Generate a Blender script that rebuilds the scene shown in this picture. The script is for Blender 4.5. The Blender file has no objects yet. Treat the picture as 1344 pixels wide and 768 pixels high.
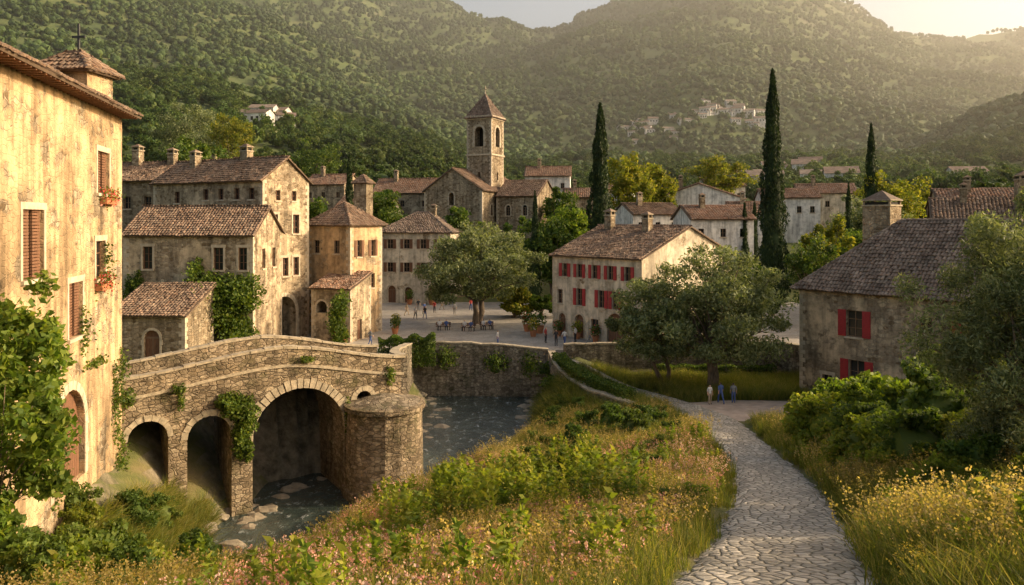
import bpy, math, random
import numpy as np
from mathutils import Vector, Matrix, noise
random.seed(3); rng=np.random.default_rng(5)
scene=bpy.context.scene
COL=scene.collection
# ------------------------------------------------------------------ helpers
def sm(a,b,x):
    t=np.clip((x-a)/(b-a),0,1); return t*t*(3-2*t)
def link(ob,parent=None):
    COL.objects.link(ob)
    if parent is not None:
        ob.parent=parent; ob.matrix_parent_inverse=Matrix.Translation(-Vector(parent.location))
    return ob
def empty(name,loc=(0,0,0)):
    e=bpy.data.objects.new(name,None); e.location=loc; e.empty_display_size=1; COL.objects.link(e); return e
class MB:
    def __init__(s): s.v=[];s.f=[];s.m=[]
    def poly(s,pts,m=0):
        n=len(s.v); s.v.extend([tuple(p) for p in pts]); s.f.append(tuple(range(n,n+len(pts)))); s.m.append(m)
    def addnp(s,V,F,m=0):
        n=len(s.v); s.v.extend(map(tuple,V.tolist())); s.f.extend([tuple(i+n for i in f) for f in F]); s.m.extend([m]*len(F))
    def box(s,mp,x0,x1,y0,y1,z0,z1,m=0):
        n=len(s.v)
        for z in (z0,z1):
            for (x,y) in ((x0,y0),(x1,y0),(x1,y1),(x0,y1)): s.v.append(tuple(mp(x,y,z)))
        for f in ((3,2,1,0),(4,5,6,7),(0,1,5,4),(1,2,6,5),(2,3,7,6),(3,0,4,7)):
            s.f.append(tuple(n+i for i in f)); s.m.append(m)
    def tube(s,pts,rad,k=7,m=0):
        pts=[Vector(p) for p in pts]; n=len(s.v)
        for i,p in enumerate(pts):
            t=(pts[min(i+1,len(pts)-1)]-pts[max(i-1,0)]).normalized()
            a=t.orthogonal().normalized() if i==0 else (a-t*a.dot(t)).normalized()
            b=t.cross(a)
            for j in range(k):
                th=2*math.pi*j/k; s.v.append(tuple(p+(a*math.cos(th)+b*math.sin(th))*rad[i]))
        for i in range(len(pts)-1):
            for j in range(k):
                s.f.append((n+i*k+j,n+i*k+(j+1)%k,n+(i+1)*k+(j+1)%k,n+(i+1)*k+j)); s.m.append(m)
        s.f.append(tuple(n+(len(pts)-1)*k+j for j in range(k))); s.m.append(m)
    def build(s,name,mats,parent=None,smooth=False):
        if not s.f: return None
        me=bpy.data.meshes.new(name); me.from_pydata(s.v,[],s.f)
        for m in mats: me.materials.append(m)
        me.polygons.foreach_set('material_index',s.m)
        if smooth: me.polygons.foreach_set('use_smooth',[True]*len(s.f))
        me.update()
        return link(bpy.data.objects.new(name,me),parent)
def mesh_np(name,V,F,mats,parent=None,smooth=False,mi=None,do_link=True):
    me=bpy.data.meshes.new(name); k=F.shape[1]
    me.vertices.add(len(V)); me.vertices.foreach_set('co',V.astype(np.float32).ravel())
    me.loops.add(F.size); me.loops.foreach_set('vertex_index',F.astype(np.int32).ravel())
    me.polygons.add(len(F)); me.polygons.foreach_set('loop_start',np.arange(0,F.size,k,dtype=np.int32))
    me.polygons.foreach_set('loop_total',np.full(len(F),k,dtype=np.int32))
    for m in mats: me.materials.append(m)
    if mi is not None: me.polygons.foreach_set('material_index',mi.astype(np.int32))
    me.update(calc_edges=True); me.validate()
    me.polygons.foreach_set('use_smooth',[smooth]*len(me.polygons))
    ob=bpy.data.objects.new(name,me)
    if do_link: link(ob,parent)
    return ob
# ------------------------------------------------------------------ materials
def nd(nt,t,ins=None,**kw):
    n=nt.nodes.new(t)
    for k,v in kw.items(): setattr(n,k,v)
    for k,v in (ins or {}).items():
        s=n.inputs[k]
        if isinstance(v,bpy.types.NodeSocket): nt.links.new(v,s)
        else:
            if isinstance(v,tuple) and len(v)==3 and s.type=='RGBA': v=v+(1,)
            s.default_value=v
    return n
def ramp(nt,fac,stops,interp='LINEAR'):
    r=nt.nodes.new('ShaderNodeValToRGB'); r.color_ramp.interpolation=interp
    e=r.color_ramp.elements
    while len(e)<len(stops): e.new(.5)
    for i,(p,c) in enumerate(stops):
        e[i].position=p
        if not isinstance(c,tuple): c=(c,c,c)
        e[i].color=c+(1,)
    nt.links.new(fac,r.inputs[0]); return r.outputs[0]
def mix(nt,f,a,b,mode='MIX'):
    return nd(nt,'ShaderNodeMixRGB',{0:f,1:a,2:b},blend_type=mode).outputs[0]
def newmat(name):
    m=bpy.data.materials.new(name); m.use_nodes=True; nt=m.node_tree
    return m,nt,nt.nodes['Principled BSDF']
def obco(nt,sc=(1,1,1)):
    tc=nt.nodes.new('ShaderNodeTexCoord'); return nd(nt,'ShaderNodeMapping',{'Vector':tc.outputs['Object'],'Scale':sc}).outputs[0]
def noi(nt,v,s,d=4,r=.55): return nd(nt,'ShaderNodeTexNoise',{'Vector':v,'Scale':s,'Detail':d,'Roughness':r})
def math_(nt,op,a,b=0.0): return nd(nt,'ShaderNodeMath',{0:a,1:b},operation=op).outputs[0]
def stone_mat(name,cols,mortar,sc=2.2,zsq=1.7,plaster=None,pamt=.5,bump=.6,dirt=.55,moss=0):
    m,nt,b=newmat(name); co=obco(nt)
    mp=obco(nt,(sc,sc,sc*zsq)); n1=noi(nt,co,1.6,2)
    v=nd(nt,'ShaderNodeVectorMath',{0:n1.outputs['Color'],'Scale':.55},operation='SCALE').outputs[0]
    v=nd(nt,'ShaderNodeVectorMath',{0:mp,1:v},operation='ADD').outputs[0]
    a=nd(nt,'ShaderNodeTexVoronoi',{'Vector':v,'Scale':1.0,'Randomness':.85},feature='F1')
    e=nd(nt,'ShaderNodeTexVoronoi',{'Vector':v,'Scale':1.0,'Randomness':.85},feature='DISTANCE_TO_EDGE')
    st=ramp(nt,a.outputs['Color'],[(.2+.6*i/(len(cols)-1),c) for i,c in enumerate(cols)])
    ed=ramp(nt,e.outputs['Distance'],[(.015,0.0),(.09,1.0)])
    c=mix(nt,ed,mortar,st)
    fine=noi(nt,co,12,4,.7).outputs[0]
    c=mix(nt,.7,c,ramp(nt,noi(nt,co,4,5,.74).outputs[0],[(.3,.55),(.7,1.35)]),'MULTIPLY')
    h=math_(nt,'ADD',math_(nt,'MULTIPLY',ed,.6),math_(nt,'MULTIPLY',fine,.8))
    if plaster:
        pm=ramp(nt,noi(nt,co,.55,6,.64).outputs[0],[(pamt-.03,0.0),(pamt+.03,1.0)])
        pv=ramp(nt,noi(nt,co,1.3,6,.68).outputs[0],[(.3,tuple(x*.55 for x in plaster)),(.5,plaster),(.72,tuple(min(1,x*1.2) for x in plaster))])
        c=mix(nt,pm,c,pv)
        h=math_(nt,'ADD',math_(nt,'MULTIPLY',h,ramp(nt,pm,[(0,1.0),(1,.35)])),math_(nt,'MULTIPLY',pm,.6))
    big=ramp(nt,noi(nt,co,.3,5,.65).outputs[0],[(.32,dirt),(.55,1.0),(.8,1.12)])
    c=mix(nt,1.0,c,big,'MULTIPLY')
    sk=ramp(nt,noi(nt,obco(nt,(1.6,1.6,.16)),1.0,4,.62).outputs[0],[(.35,.5),(.56,1.0)])
    c=mix(nt,.85,c,sk,'MULTIPLY')
    if moss:
        mm=ramp(nt,noi(nt,co,.8,6,.67).outputs[0],[(.52,0.0),(.66,1.0)])
        c=mix(nt,math_(nt,'MULTIPLY',mm,moss),c,(.07,.075,.025))
    nt.links.new(c,b.inputs['Base Color']); b.inputs['Roughness'].default_value=.92
    b.inputs['Specular IOR Level'].default_value=.15
    bp=nd(nt,'ShaderNodeBump',{'Height':h,'Strength':bump,'Distance':.13}); nt.links.new(bp.outputs[0],b.inputs['Normal'])
    return m
def simple(name,c,rough=.8,var=.25,ns=3,bump=.15,stretch=(1,1,1)):
    m,nt,b=newmat(name); co=obco(nt,stretch); n=noi(nt,co,ns,5,.65)
    cc=ramp(nt,n.outputs[0],[(.3,tuple(x*(1-var) for x in c)),(.7,tuple(min(1,x*(1+var)) for x in c))])
    nt.links.new(cc,b.inputs['Base Color']); b.inputs['Roughness'].default_value=rough
    bp=nd(nt,'ShaderNodeBump',{'Height':noi(nt,co,ns*6,3).outputs[0],'Strength':bump,'Distance':.05}); nt.links.new(bp.outputs[0],b.inputs['Normal'])
    return m
def leafmat(name,c1,c2,c3=None,trans=.35,inst=False,ns=.5,iw=.5):
    m,nt,b=newmat(name); g=nt.nodes.new('ShaderNodeNewGeometry')
    r=g.outputs['Random Per Island']
    if inst: r=math_(nt,'ADD',math_(nt,'MULTIPLY',r,1-iw),math_(nt,'MULTIPLY',nd(nt,'ShaderNodeObjectInfo').outputs['Random'],iw))
    st=[(.1,c1),(.6,c2)]+([(.95,c3)] if c3 else [])
    c=ramp(nt,r,st)
    n=ramp(nt,noi(nt,g.outputs['Position'] if inst else obco(nt),ns,3,.6).outputs[0],[(.35,.65),(.65,1.2)])
    c=mix(nt,1.0,c,n,'MULTIPLY')
    nt.links.new(c,b.inputs['Base Color']); b.inputs['Roughness'].default_value=.6; b.inputs['Specular IOR Level'].default_value=.25
    t=nd(nt,'ShaderNodeBsdfTranslucent',{'Color':mix(nt,1.0,c,(1.6,1.6,.7),'MULTIPLY')})
    mx=nd(nt,'ShaderNodeMixShader',{0:trans,1:b.outputs[0],2:t.outputs[0]})
    nt.links.new(mx.outputs[0],nt.nodes['Material Output'].inputs[0]); return m
M={}
S3=[(.24,.17,.1),(.46,.36,.24),(.36,.28,.19),(.58,.47,.32)]
M['stone']=stone_mat('rubble_stone',S3,(.38,.3,.2),2.1,1.7,bump=.8)
M['stone_p']=stone_mat('patchy_plastered_stone',S3,(.4,.32,.22),2.1,1.6,plaster=(.6,.47,.31),pamt=.53,bump=.75)
M['ochre']=stone_mat('ochre_plaster',S3,(.42,.33,.22),2.4,1.5,plaster=(.6,.42,.24),pamt=.44,bump=.75,dirt=.5)
M['cream']=stone_mat('cream_plaster',S3,(.5,.42,.3),2.3,1.5,plaster=(.7,.6,.45),pamt=.4,bump=.5,dirt=.62)
M['white']=stone_mat('white_render',[(.6,.55,.48),(.7,.66,.6)],(.6,.56,.5),2,1.5,plaster=(.78,.74,.68),pamt=.25,bump=.2,dirt=.78)
M['bridge']=stone_mat('bridge_stone',[(.25,.19,.12),(.44,.34,.22),(.36,.28,.19),(.54,.43,.29)],(.27,.21,.14),2.5,1.8,moss=.5,bump=1.0,dirt=.45)
M['retain']=stone_mat('retaining_stone',[(.22,.18,.13),(.42,.35,.25),(.34,.28,.21),(.48,.41,.3)],(.22,.18,.13),2.5,1.5,moss=.5,bump=1.0)
M['trim']=simple('dressed_stone',(.48,.4,.29),.9,.3,2)
M['trimd']=simple('weathered_coping',(.36,.3,.21),.95,.4,3,.4)
M['glass'],nt,b=newmat('window_glass'); b.inputs['Base Color'].default_value=(.015,.018,.02,1); b.inputs['Roughness'].default_value=.12
M['frame']=simple('window_frame',(.2,.12,.07),.7,.3,6)
M['brown']=simple('brown_wood',(.17,.08,.04),.75,.4,5,.4,(3,3,.5))
M['red']=simple('red_painted_wood',(.36,.024,.028),.6,.3,5,.2,(3,3,.5))
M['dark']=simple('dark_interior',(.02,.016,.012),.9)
M['iron']=simple('iron',(.03,.03,.03),.6)
M['pot']=simple('terracotta',(.4,.16,.07),.8)
def tilemat(name,cols):
    m,nt,b=newmat(name); g=nt.nodes.new('ShaderNodeNewGeometry')
    c=ramp(nt,g.outputs['Random Per Island'],[(i/(len(cols)-1),x) for i,x in enumerate(cols)])
    c=mix(nt,.85,c,ramp(nt,noi(nt,obco(nt),.6,5,.7).outputs[0],[(.35,.5),(.65,1.2)]),'MULTIPLY')
    li=ramp(nt,noi(nt,obco(nt),4,4,.7).outputs[0],[(.56,0.0),(.68,1.0)])
    c=mix(nt,math_(nt,'MULTIPLY',li,.5),c,(.34,.31,.23))
    nt.links.new(c,b.inputs['Base Color']); b.inputs['Roughness'].default_value=.9; b.inputs['Specular IOR Level'].default_value=.2
    return m
M['tile']=tilemat('aged_roof_tile',[(.14,.09,.06),(.25,.165,.115),(.19,.135,.1),(.31,.22,.155),(.22,.13,.085)])
M['tiler']=tilemat('warm_roof_tile',[(.22,.12,.075),(.34,.2,.13),(.28,.19,.14),(.38,.26,.18)])
M['tileg']=tilemat('grey_roof_tile',[(.15,.105,.08),(.26,.185,.14),(.19,.145,.115),(.33,.25,.19)])
M['slab']=simple('roof_board',(.12,.08,.05),.9)
M['bark']=simple('bark',(.15,.11,.075),.95,.5,6,.8,(1,1,.3))
M['olive']=leafmat('olive_leaf',(.1,.13,.05),(.2,.23,.1),(.31,.33,.18),.32)
M['leaf']=leafmat('broad_leaf',(.04,.08,.014),(.09,.14,.025),(.15,.19,.035),.38)
M['bright']=leafmat('spring_leaf',(.08,.14,.018),(.15,.22,.03),(.25,.3,.05),.45)
M['yleaf']=leafmat('yellow_green_leaf',(.11,.15,.018),(.22,.23,.03),(.33,.29,.045),.42)
M['cyp']=leafmat('cypress_leaf',(.014,.032,.011),(.032,.055,.015),(.06,.085,.022),.15)
M['ivy']=leafmat('ivy_leaf',(.045,.085,.012),(.1,.15,.02),(.17,.21,.035),.38)
M['forest']=leafmat('forest_leaf',(.045,.085,.02),(.075,.12,.026),(.14,.165,.035),.25,True,.01,.35)
M['bush']=leafmat('bush_leaf',(.045,.085,.014),(.1,.15,.025),(.18,.22,.045),.38,True,.3)
M['grass']=leafmat('grass_blade',(.09,.13,.02),(.19,.2,.04),(.4,.32,.12),.5,True,.14,.15)
M['gold']=leafmat('dry_seedhead',(.2,.16,.05),(.38,.29,.11),(.5,.37,.2),.5,True,.14)
M['weed']=leafmat('weed_leaf',(.1,.16,.018),(.2,.24,.03),(.32,.3,.06),.45,True,.3)
M['pink']=leafmat('pink_petal',(.5,.17,.18),(.6,.33,.27),(.66,.5,.42),.3,True)
M['yel']=leafmat('yellow_petal',(.6,.4,.05),(.65,.5,.1),(.7,.62,.4),.3,True)
M['redfl']=leafmat('red_petal',(.4,.03,.03),(.6,.1,.08),(.6,.3,.25),.3)
# ------------------------------------------------------------------ terrain
PY=[-80,0,15,23,33,42,53,63,77]; PZ=[-2.5,-3.2,-7.1,-9.4,-11.5,-13,-14.3,-15,-15.2]
PXY=[-80,0,10,15,23,33,42,53,58,64,69,73,77]; PX=[-4,1.0,3.6,5.2,8.2,11.5,13.4,14.7,14.6,13,10,6,2.5]
PW=[3.4,3.7,3.9,3.8,3.5,3.2,3.3,3.2,2.8,2.5,2.4,2.4]
RIV=[(-13.5,31,1.5),(-12.8,37,2.5),(-12.5,43,4),(-10.2,49,5.6),(-6.0,55,4.8),(-2.8,62,4.6),(-2.4,76,5.4)]
WATER=-17.5
def nz(x,y,s,o=5):
    return np.array([noise.fractal((a*s,b*s,3.7),.9,2.1,o) for a,b in zip(np.ravel(x),np.ravel(y))]).reshape(np.shape(x))
def rivd(x,y):
    best=np.full(np.shape(x),1e9)
    for (ax,ay,ar),(bx,by,br) in zip(RIV[:-1],RIV[1:]):
        dx,dy=bx-ax,by-ay; t=np.clip(((x-ax)*dx+(y-ay)*dy)/(dx*dx+dy*dy),0,1)
        best=np.minimum(best,np.hypot(x-ax-t*dx,y-ay-t*dy)-(ar+(br-ar)*t))
    return best
RAMPX=lambda y: np.interp(y,[51,57,66,76],[-7.6,-9.0,-10.3,-10.2])
# far ridges: height by compass bearing
R_MT=([-400,0,300,510,560,640,700,760,830,900,960,1060,1130,1200,1250,1344,1700],[-300,-200,-110,0,12,38,42,18,-8,-38,-48,-5,25,44,50,55,60])
R_H2=([-400,0,200,330,400,480,560,640,720,900,1700],[-200,-150,-60,0,45,95,145,185,205,240,260])
R_H1=([-400,0,150,250,350,450,550,620,700,1700],[50,65,75,85,112,145,178,208,240,270])
R_H3=([-400,1050,1150,1200,1280,1344,1700],[290,270,232,207,172,150,120])
BASEY=[122,154,600,1000,4000];BASEZ=[-13.2,-3.5,52,75,75]
def H(x,y):
    x=np.asarray(x,float); y=np.asarray(y,float)
    pz=np.interp(y,PY,PZ); px=np.interp(y,PXY,PX)
    near=pz-.12*np.clip(px-x-2,0,22)+.22*np.clip(x-px-2.2,0,12)*(1-sm(40,54,y))
    tgt=-15.2+2.05*(1-sm(4,12,x))
    near=near+(tgt-near)*sm(60,71,y)
    rx=np.interp(y,[r[1] for r in RIV],[r[0] for r in RIV])
    left=np.where(y<44,-12.4,-9.95-2.95*np.clip((y-46)/22,0,1))
    left=np.where(y<31,near,left)
    z=np.where((x<rx)&(y>=31),left,near)
    d=rivd(x,y); k=np.where((y>58)&(x>rx),1.5,1.0)
    bank=WATER-.6+np.maximum(d,-.8)*k+.25*np.sin(x*1.7+y)*np.clip(d,0,1)
    z2=np.minimum(z,bank)
    z=np.where((x<RAMPX(y))&(y>51.5)&(x< -7.5)&(( -.529*(x+21.5)+.847*(y-42))>5.2),z,z2)
    z=np.where(y>76.9,-13.2,z)
    z=z+np.where(y>70,.28*np.clip(-x-50,0,40),0)
    z=z+np.where(y>84,.1*np.clip(x-60,0,200),0)*sm(84,110,y)
    base=np.interp(y,BASEY,BASEZ)
    far=y>122
    b=672+1000*x/np.maximum(y,60)
    zz=np.where(far,np.maximum(base,-13.2)+np.where(y>70,.28*np.clip(-x-50,0,40)*(1-sm(122,300,y)),0)+.1*np.clip(x-60,0,200)*(1-sm(122,300,y)),z)
    for (bt,vt),ys,yr,fall in ((R_H1,155,380,.3),(R_H2,330,850,.3),(R_H3,300,560,.3),(R_MT,600,1600,.15)):
        Zr=(290-np.interp(b,bt,vt))*yr/1000
        p=np.clip((y-ys)/(yr-ys),0,1)
        bs=np.interp(ys,BASEY,BASEZ)
        zh=np.where(y>=ys,bs+(Zr-bs)*p-np.clip(y-yr,0,1e9)*fall,-1e9)
        zz=np.where(far,np.maximum(zz,zh),zz)
    return zz
def Hn(x,y):
    z=H(x,y); amp=sm(170,420,np.asarray(y,float))
    n=nz(x,y,.0042,6); n2=nz(x,y,.0016,4)
    return z+amp*np.minimum(y,1600)*(.028*n+.028*n2)
def Hs(x,y): return float(H(np.array([x]),np.array([y]))[0])
def axis(lo,hi,d0,gr,dmax):
    pos=[0];d=d0
    while pos[-1]<hi: 
        pos.append(pos[-1]+d)
        if pos[-1]>28: d=min(d*gr,dmax)
    neg=[0];d=d0
    while neg[-1]>lo:
        neg.append(neg[-1]-d)
        if neg[-1]<-28: d=min(d*gr,dmax)
    return np.array(neg[:0:-1]+pos)
XS=axis(-2600,2600,.6,1.055,45)
ys=[-80];
while ys[-1]<3600:
    y=ys[-1]; ys.append(y+(5 if y<0 else .6 if y<80 else min(.6+(y-80)*.02,28)))
YS=np.array(ys); GX,GY=np.meshgrid(XS,YS)
pd=np.abs(GX-np.interp(GY,PXY,PX)); phw=np.interp(GY,PXY[1:],PW)/2
onp=1-sm(0,1.0,pd-phw-.1)
fcd=((GX-20)/8.5)**2+((GY-59.5)/6)**2
near_=(GY<76)&(GY>-5)
GZ=np.where(GY>150,Hn(GX,GY),H(GX,GY)+.08*np.sin(GX*.9+GY*.5)*(GY<60)*(1-onp)-.16*onp*near_-.1*(fcd<1))
nx,ny=len(XS),len(YS)
V=np.stack([GX.ravel(),GY.ravel(),GZ.ravel()],1)
I=np.arange(nx*ny).reshape(ny,nx)
F=np.stack([I[:-1,:-1].ravel(),I[:-1,1:].ravel(),I[1:,1:].ravel(),I[1:,:-1].ravel()],1)
m,nt,b=newmat('ground_grass_and_earth'); co=obco(nt)
g1=ramp(nt,noi(nt,co,.25,7,.7).outputs[0],[(.35,(.07,.085,.024)),(.5,(.12,.125,.035)),(.62,(.18,.15,.06)),(.75,(.2,.15,.08))])
g2=ramp(nt,noi(nt,co,.02,7,.75).outputs[0],[(.35,(.055,.085,.022)),(.5,(.09,.12,.03)),(.65,(.14,.15,.05))])
sp=nd(nt,'ShaderNodeSeparateXYZ',{0:co}); fy=ramp(nt,math_(nt,'MULTIPLY',sp.outputs[1],.005),[(.6,0.0),(.8,1.0)])
c=mix(nt,fy,g1,g2)
gn=nd(nt,'ShaderNodeSeparateXYZ',{0:nd(nt,'ShaderNodeNewGeometry').outputs['True Normal']})
rk=ramp(nt,gn.outputs[2],[(.55,1.0),(.72,0.0)])
c=mix(nt,rk,c,ramp(nt,noi(nt,co,1.2,6,.7).outputs[0],[(.35,(.08,.07,.045)),(.65,(.28,.23,.16))]))
nt.links.new(c,b.inputs['Base Color']); b.inputs['Roughness'].default_value=1
bp=nd(nt,'ShaderNodeBump',{'Height':noi(nt,co,3,6,.7).outputs[0],'Strength':.8,'Distance':.25}); nt.links.new(bp.outputs[0],b.inputs['Normal'])
mesh_np('ground',V,F,[m],smooth=True)
# river
m,nt,b=newmat('river_water'); co=obco(nt,(1,.55,1))
c=ramp(nt,noi(nt,co,.5,5,.6).outputs[0],[(.4,(.035,.05,.045)),(.7,(.08,.1,.085))])
fo=ramp(nt,noi(nt,co,1.6,7,.78).outputs[0],[(.55,0.0),(.66,1.0)]); c=mix(nt,math_(nt,'MULTIPLY',fo,.6),c,(.55,.58,.58))
nt.links.new(c,b.inputs['Base Color']); b.inputs['Roughness'].default_value=.1; b.inputs['Specular IOR Level'].default_value=.8
bp=nd(nt,'ShaderNodeBump',{'Height':noi(nt,co,1.6,5,.65).outputs[0],'Strength':1.0,'Distance':.4}); nt.links.new(bp.outputs[0],b.inputs['Normal'])
mb=MB(); mb.poly([(-26,24,WATER),(6,24,WATER),(6,76.3,WATER),(-26,76.3,WATER)]); mb.build('river',[m])
def strip(name,pts,widths,mat_,off=.05,step=.5,jit=.12,zfun=None):
    P=[Vector(p) for p in pts]; res=[]
    for i in range(len(P)-1):
        n=max(1,int((P[i+1]-P[i]).length/step))
        for j in range(n):
            t=j/n; p0=P[max(i-1,0)];p1=P[i];p2=P[i+1];p3=P[min(i+2,len(P)-1)]
            q=.5*((2*p1)+(p2-p0)*t+(2*p0-5*p1+4*p2-p3)*t*t+(3*p1-p0-3*p2+p3)*t**3)
            res.append((q,widths[i]*(1-t)+widths[i+1]*t))
    res.append((P[-1],widths[-1]))
    K=9; vs=[]
    for i,(q,w) in enumerate(res):
        t=(res[min(i+1,len(res)-1)][0]-res[max(i-1,0)][0]).normalized(); n=Vector((t.y,-t.x))
        ja=random.uniform(-jit,jit);jb=random.uniform(-jit,jit)
        for k in range(K):
            s=-1+2*k/(K-1); x=q.x+n.x*s*(w/2+(ja if s<0 else jb)*abs(s)); y=q.y+n.y*s*(w/2+(ja if s<0 else jb)*abs(s)); vs.append((x,y))
    vs=np.array(vs); z=(H(vs[:,0],vs[:,1]) if zfun is None else zfun(vs[:,0],vs[:,1]))+off
    V=np.column_stack([vs,z]); I=np.arange(len(res)*K).reshape(-1,K)
    V[I[:,0],2]-=.2; V[I[:,-1],2]-=.2
    F=np.stack([I[:-1,:-1].ravel(),I[:-1,1:].ravel(),I[1:,1:].ravel(),I[1:,:-1].ravel()],1)
    return mesh_np(name,V,F,[mat_],smooth=True)
def cobble(name,cols,joint,sc,bump=.9,jw=.09,dw=.5):
    m,nt,b=newmat(name); co=obco(nt,(sc,sc*.85,.001)); n1=noi(nt,obco(nt),1.5,2)
    v=nd(nt,'ShaderNodeVectorMath',{0:co,1:nd(nt,'ShaderNodeVectorMath',{0:n1.outputs['Color'],'Scale':dw},operation='SCALE').outputs[0]},operation='ADD').outputs[0]
    a=nd(nt,'ShaderNodeTexVoronoi',{'Vector':v,'Scale':1.0,'Randomness':.95},voronoi_dimensions='2D')
    e=nd(nt,'ShaderNodeTexVoronoi',{'Vector':v,'Scale':1.0,'Randomness':.95},voronoi_dimensions='2D',feature='DISTANCE_TO_EDGE')
    ed=ramp(nt,e.outputs['Distance'],[(.02,0.0),(jw,.7),(jw*2.8,1.0)])
    c=ramp(nt,a.outputs['Color'],[(.2+.6*i/(len(cols)-1),x) for i,x in enumerate(cols)])
    c=mix(nt,.8,c,ramp(nt,noi(nt,obco(nt),6,6,.75).outputs[0],[(.3,.55),(.7,1.25)]),'MULTIPLY')
    c=mix(nt,ramp(nt,e.outputs['Distance'],[(.02,0.0),(jw,1.0)]),joint,c)
    c=mix(nt,.8,c,ramp(nt,noi(nt,obco(nt),.35,5,.6).outputs[0],[(.35,.65),(.6,1.05)]),'MULTIPLY')
    nt.links.new(c,b.inputs['Base Color']); b.inputs['Roughness'].default_value=.7
    h=math_(nt,'ADD',ed,math_(nt,'MULTIPLY',noi(nt,obco(nt),9,5,.7).outputs[0],.35))
    bp=nd(nt,'ShaderNodeBump',{'Height':h,'Strength':bump,'Distance':.08}); nt.links.new(bp.outputs[0],b.inputs['Normal']); return m
COB=cobble('cobblestones',[(.33,.3,.25),(.47,.42,.35),(.4,.36,.3),(.58,.52,.44)],(.12,.105,.07),3.1)
strip('cobblestone_path',[(PX[i],PXY[i]) for i in range(1,len(PX))],PW,COB,jit=.2,off=.04)
LANE=cobble('lane_paving',[(.28,.25,.2),(.37,.33,.27),(.33,.29,.24)],(.16,.14,.1),2.2,.4)
strip('stone_lane',[(-9.6,53.6),(-12,58.5),(-13.4,65),(-14,71),(-14.5,77.5)],[4,3.6,4,4.5,5],LANE,.09)
FC=simple('forecourt_gravel',(.36,.28,.22),.95,.25,1.2,.4)
strip('gravel_forecourt',[(14.5,59.5),(19,60.5),(24,60),(27,57)],[8,9,8,5],FC,.015)
PLZ=cobble('plaza_paving',[(.36,.32,.27),(.43,.38,.32),(.39,.35,.3)],(.26,.23,.18),1.6,.3,.05)
mb=MB(); pp=[(-30,77.0),(46,77.0),(50,124),(-32,124)]
mb.poly([(x,y,-13.05) for x,y in pp]); mb.poly([(-30,77,-13.05),(-30,77,-14),(46,77,-14),(46,77,-13.05)]); mb.build('plaza_pavement',[PLZ])
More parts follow.
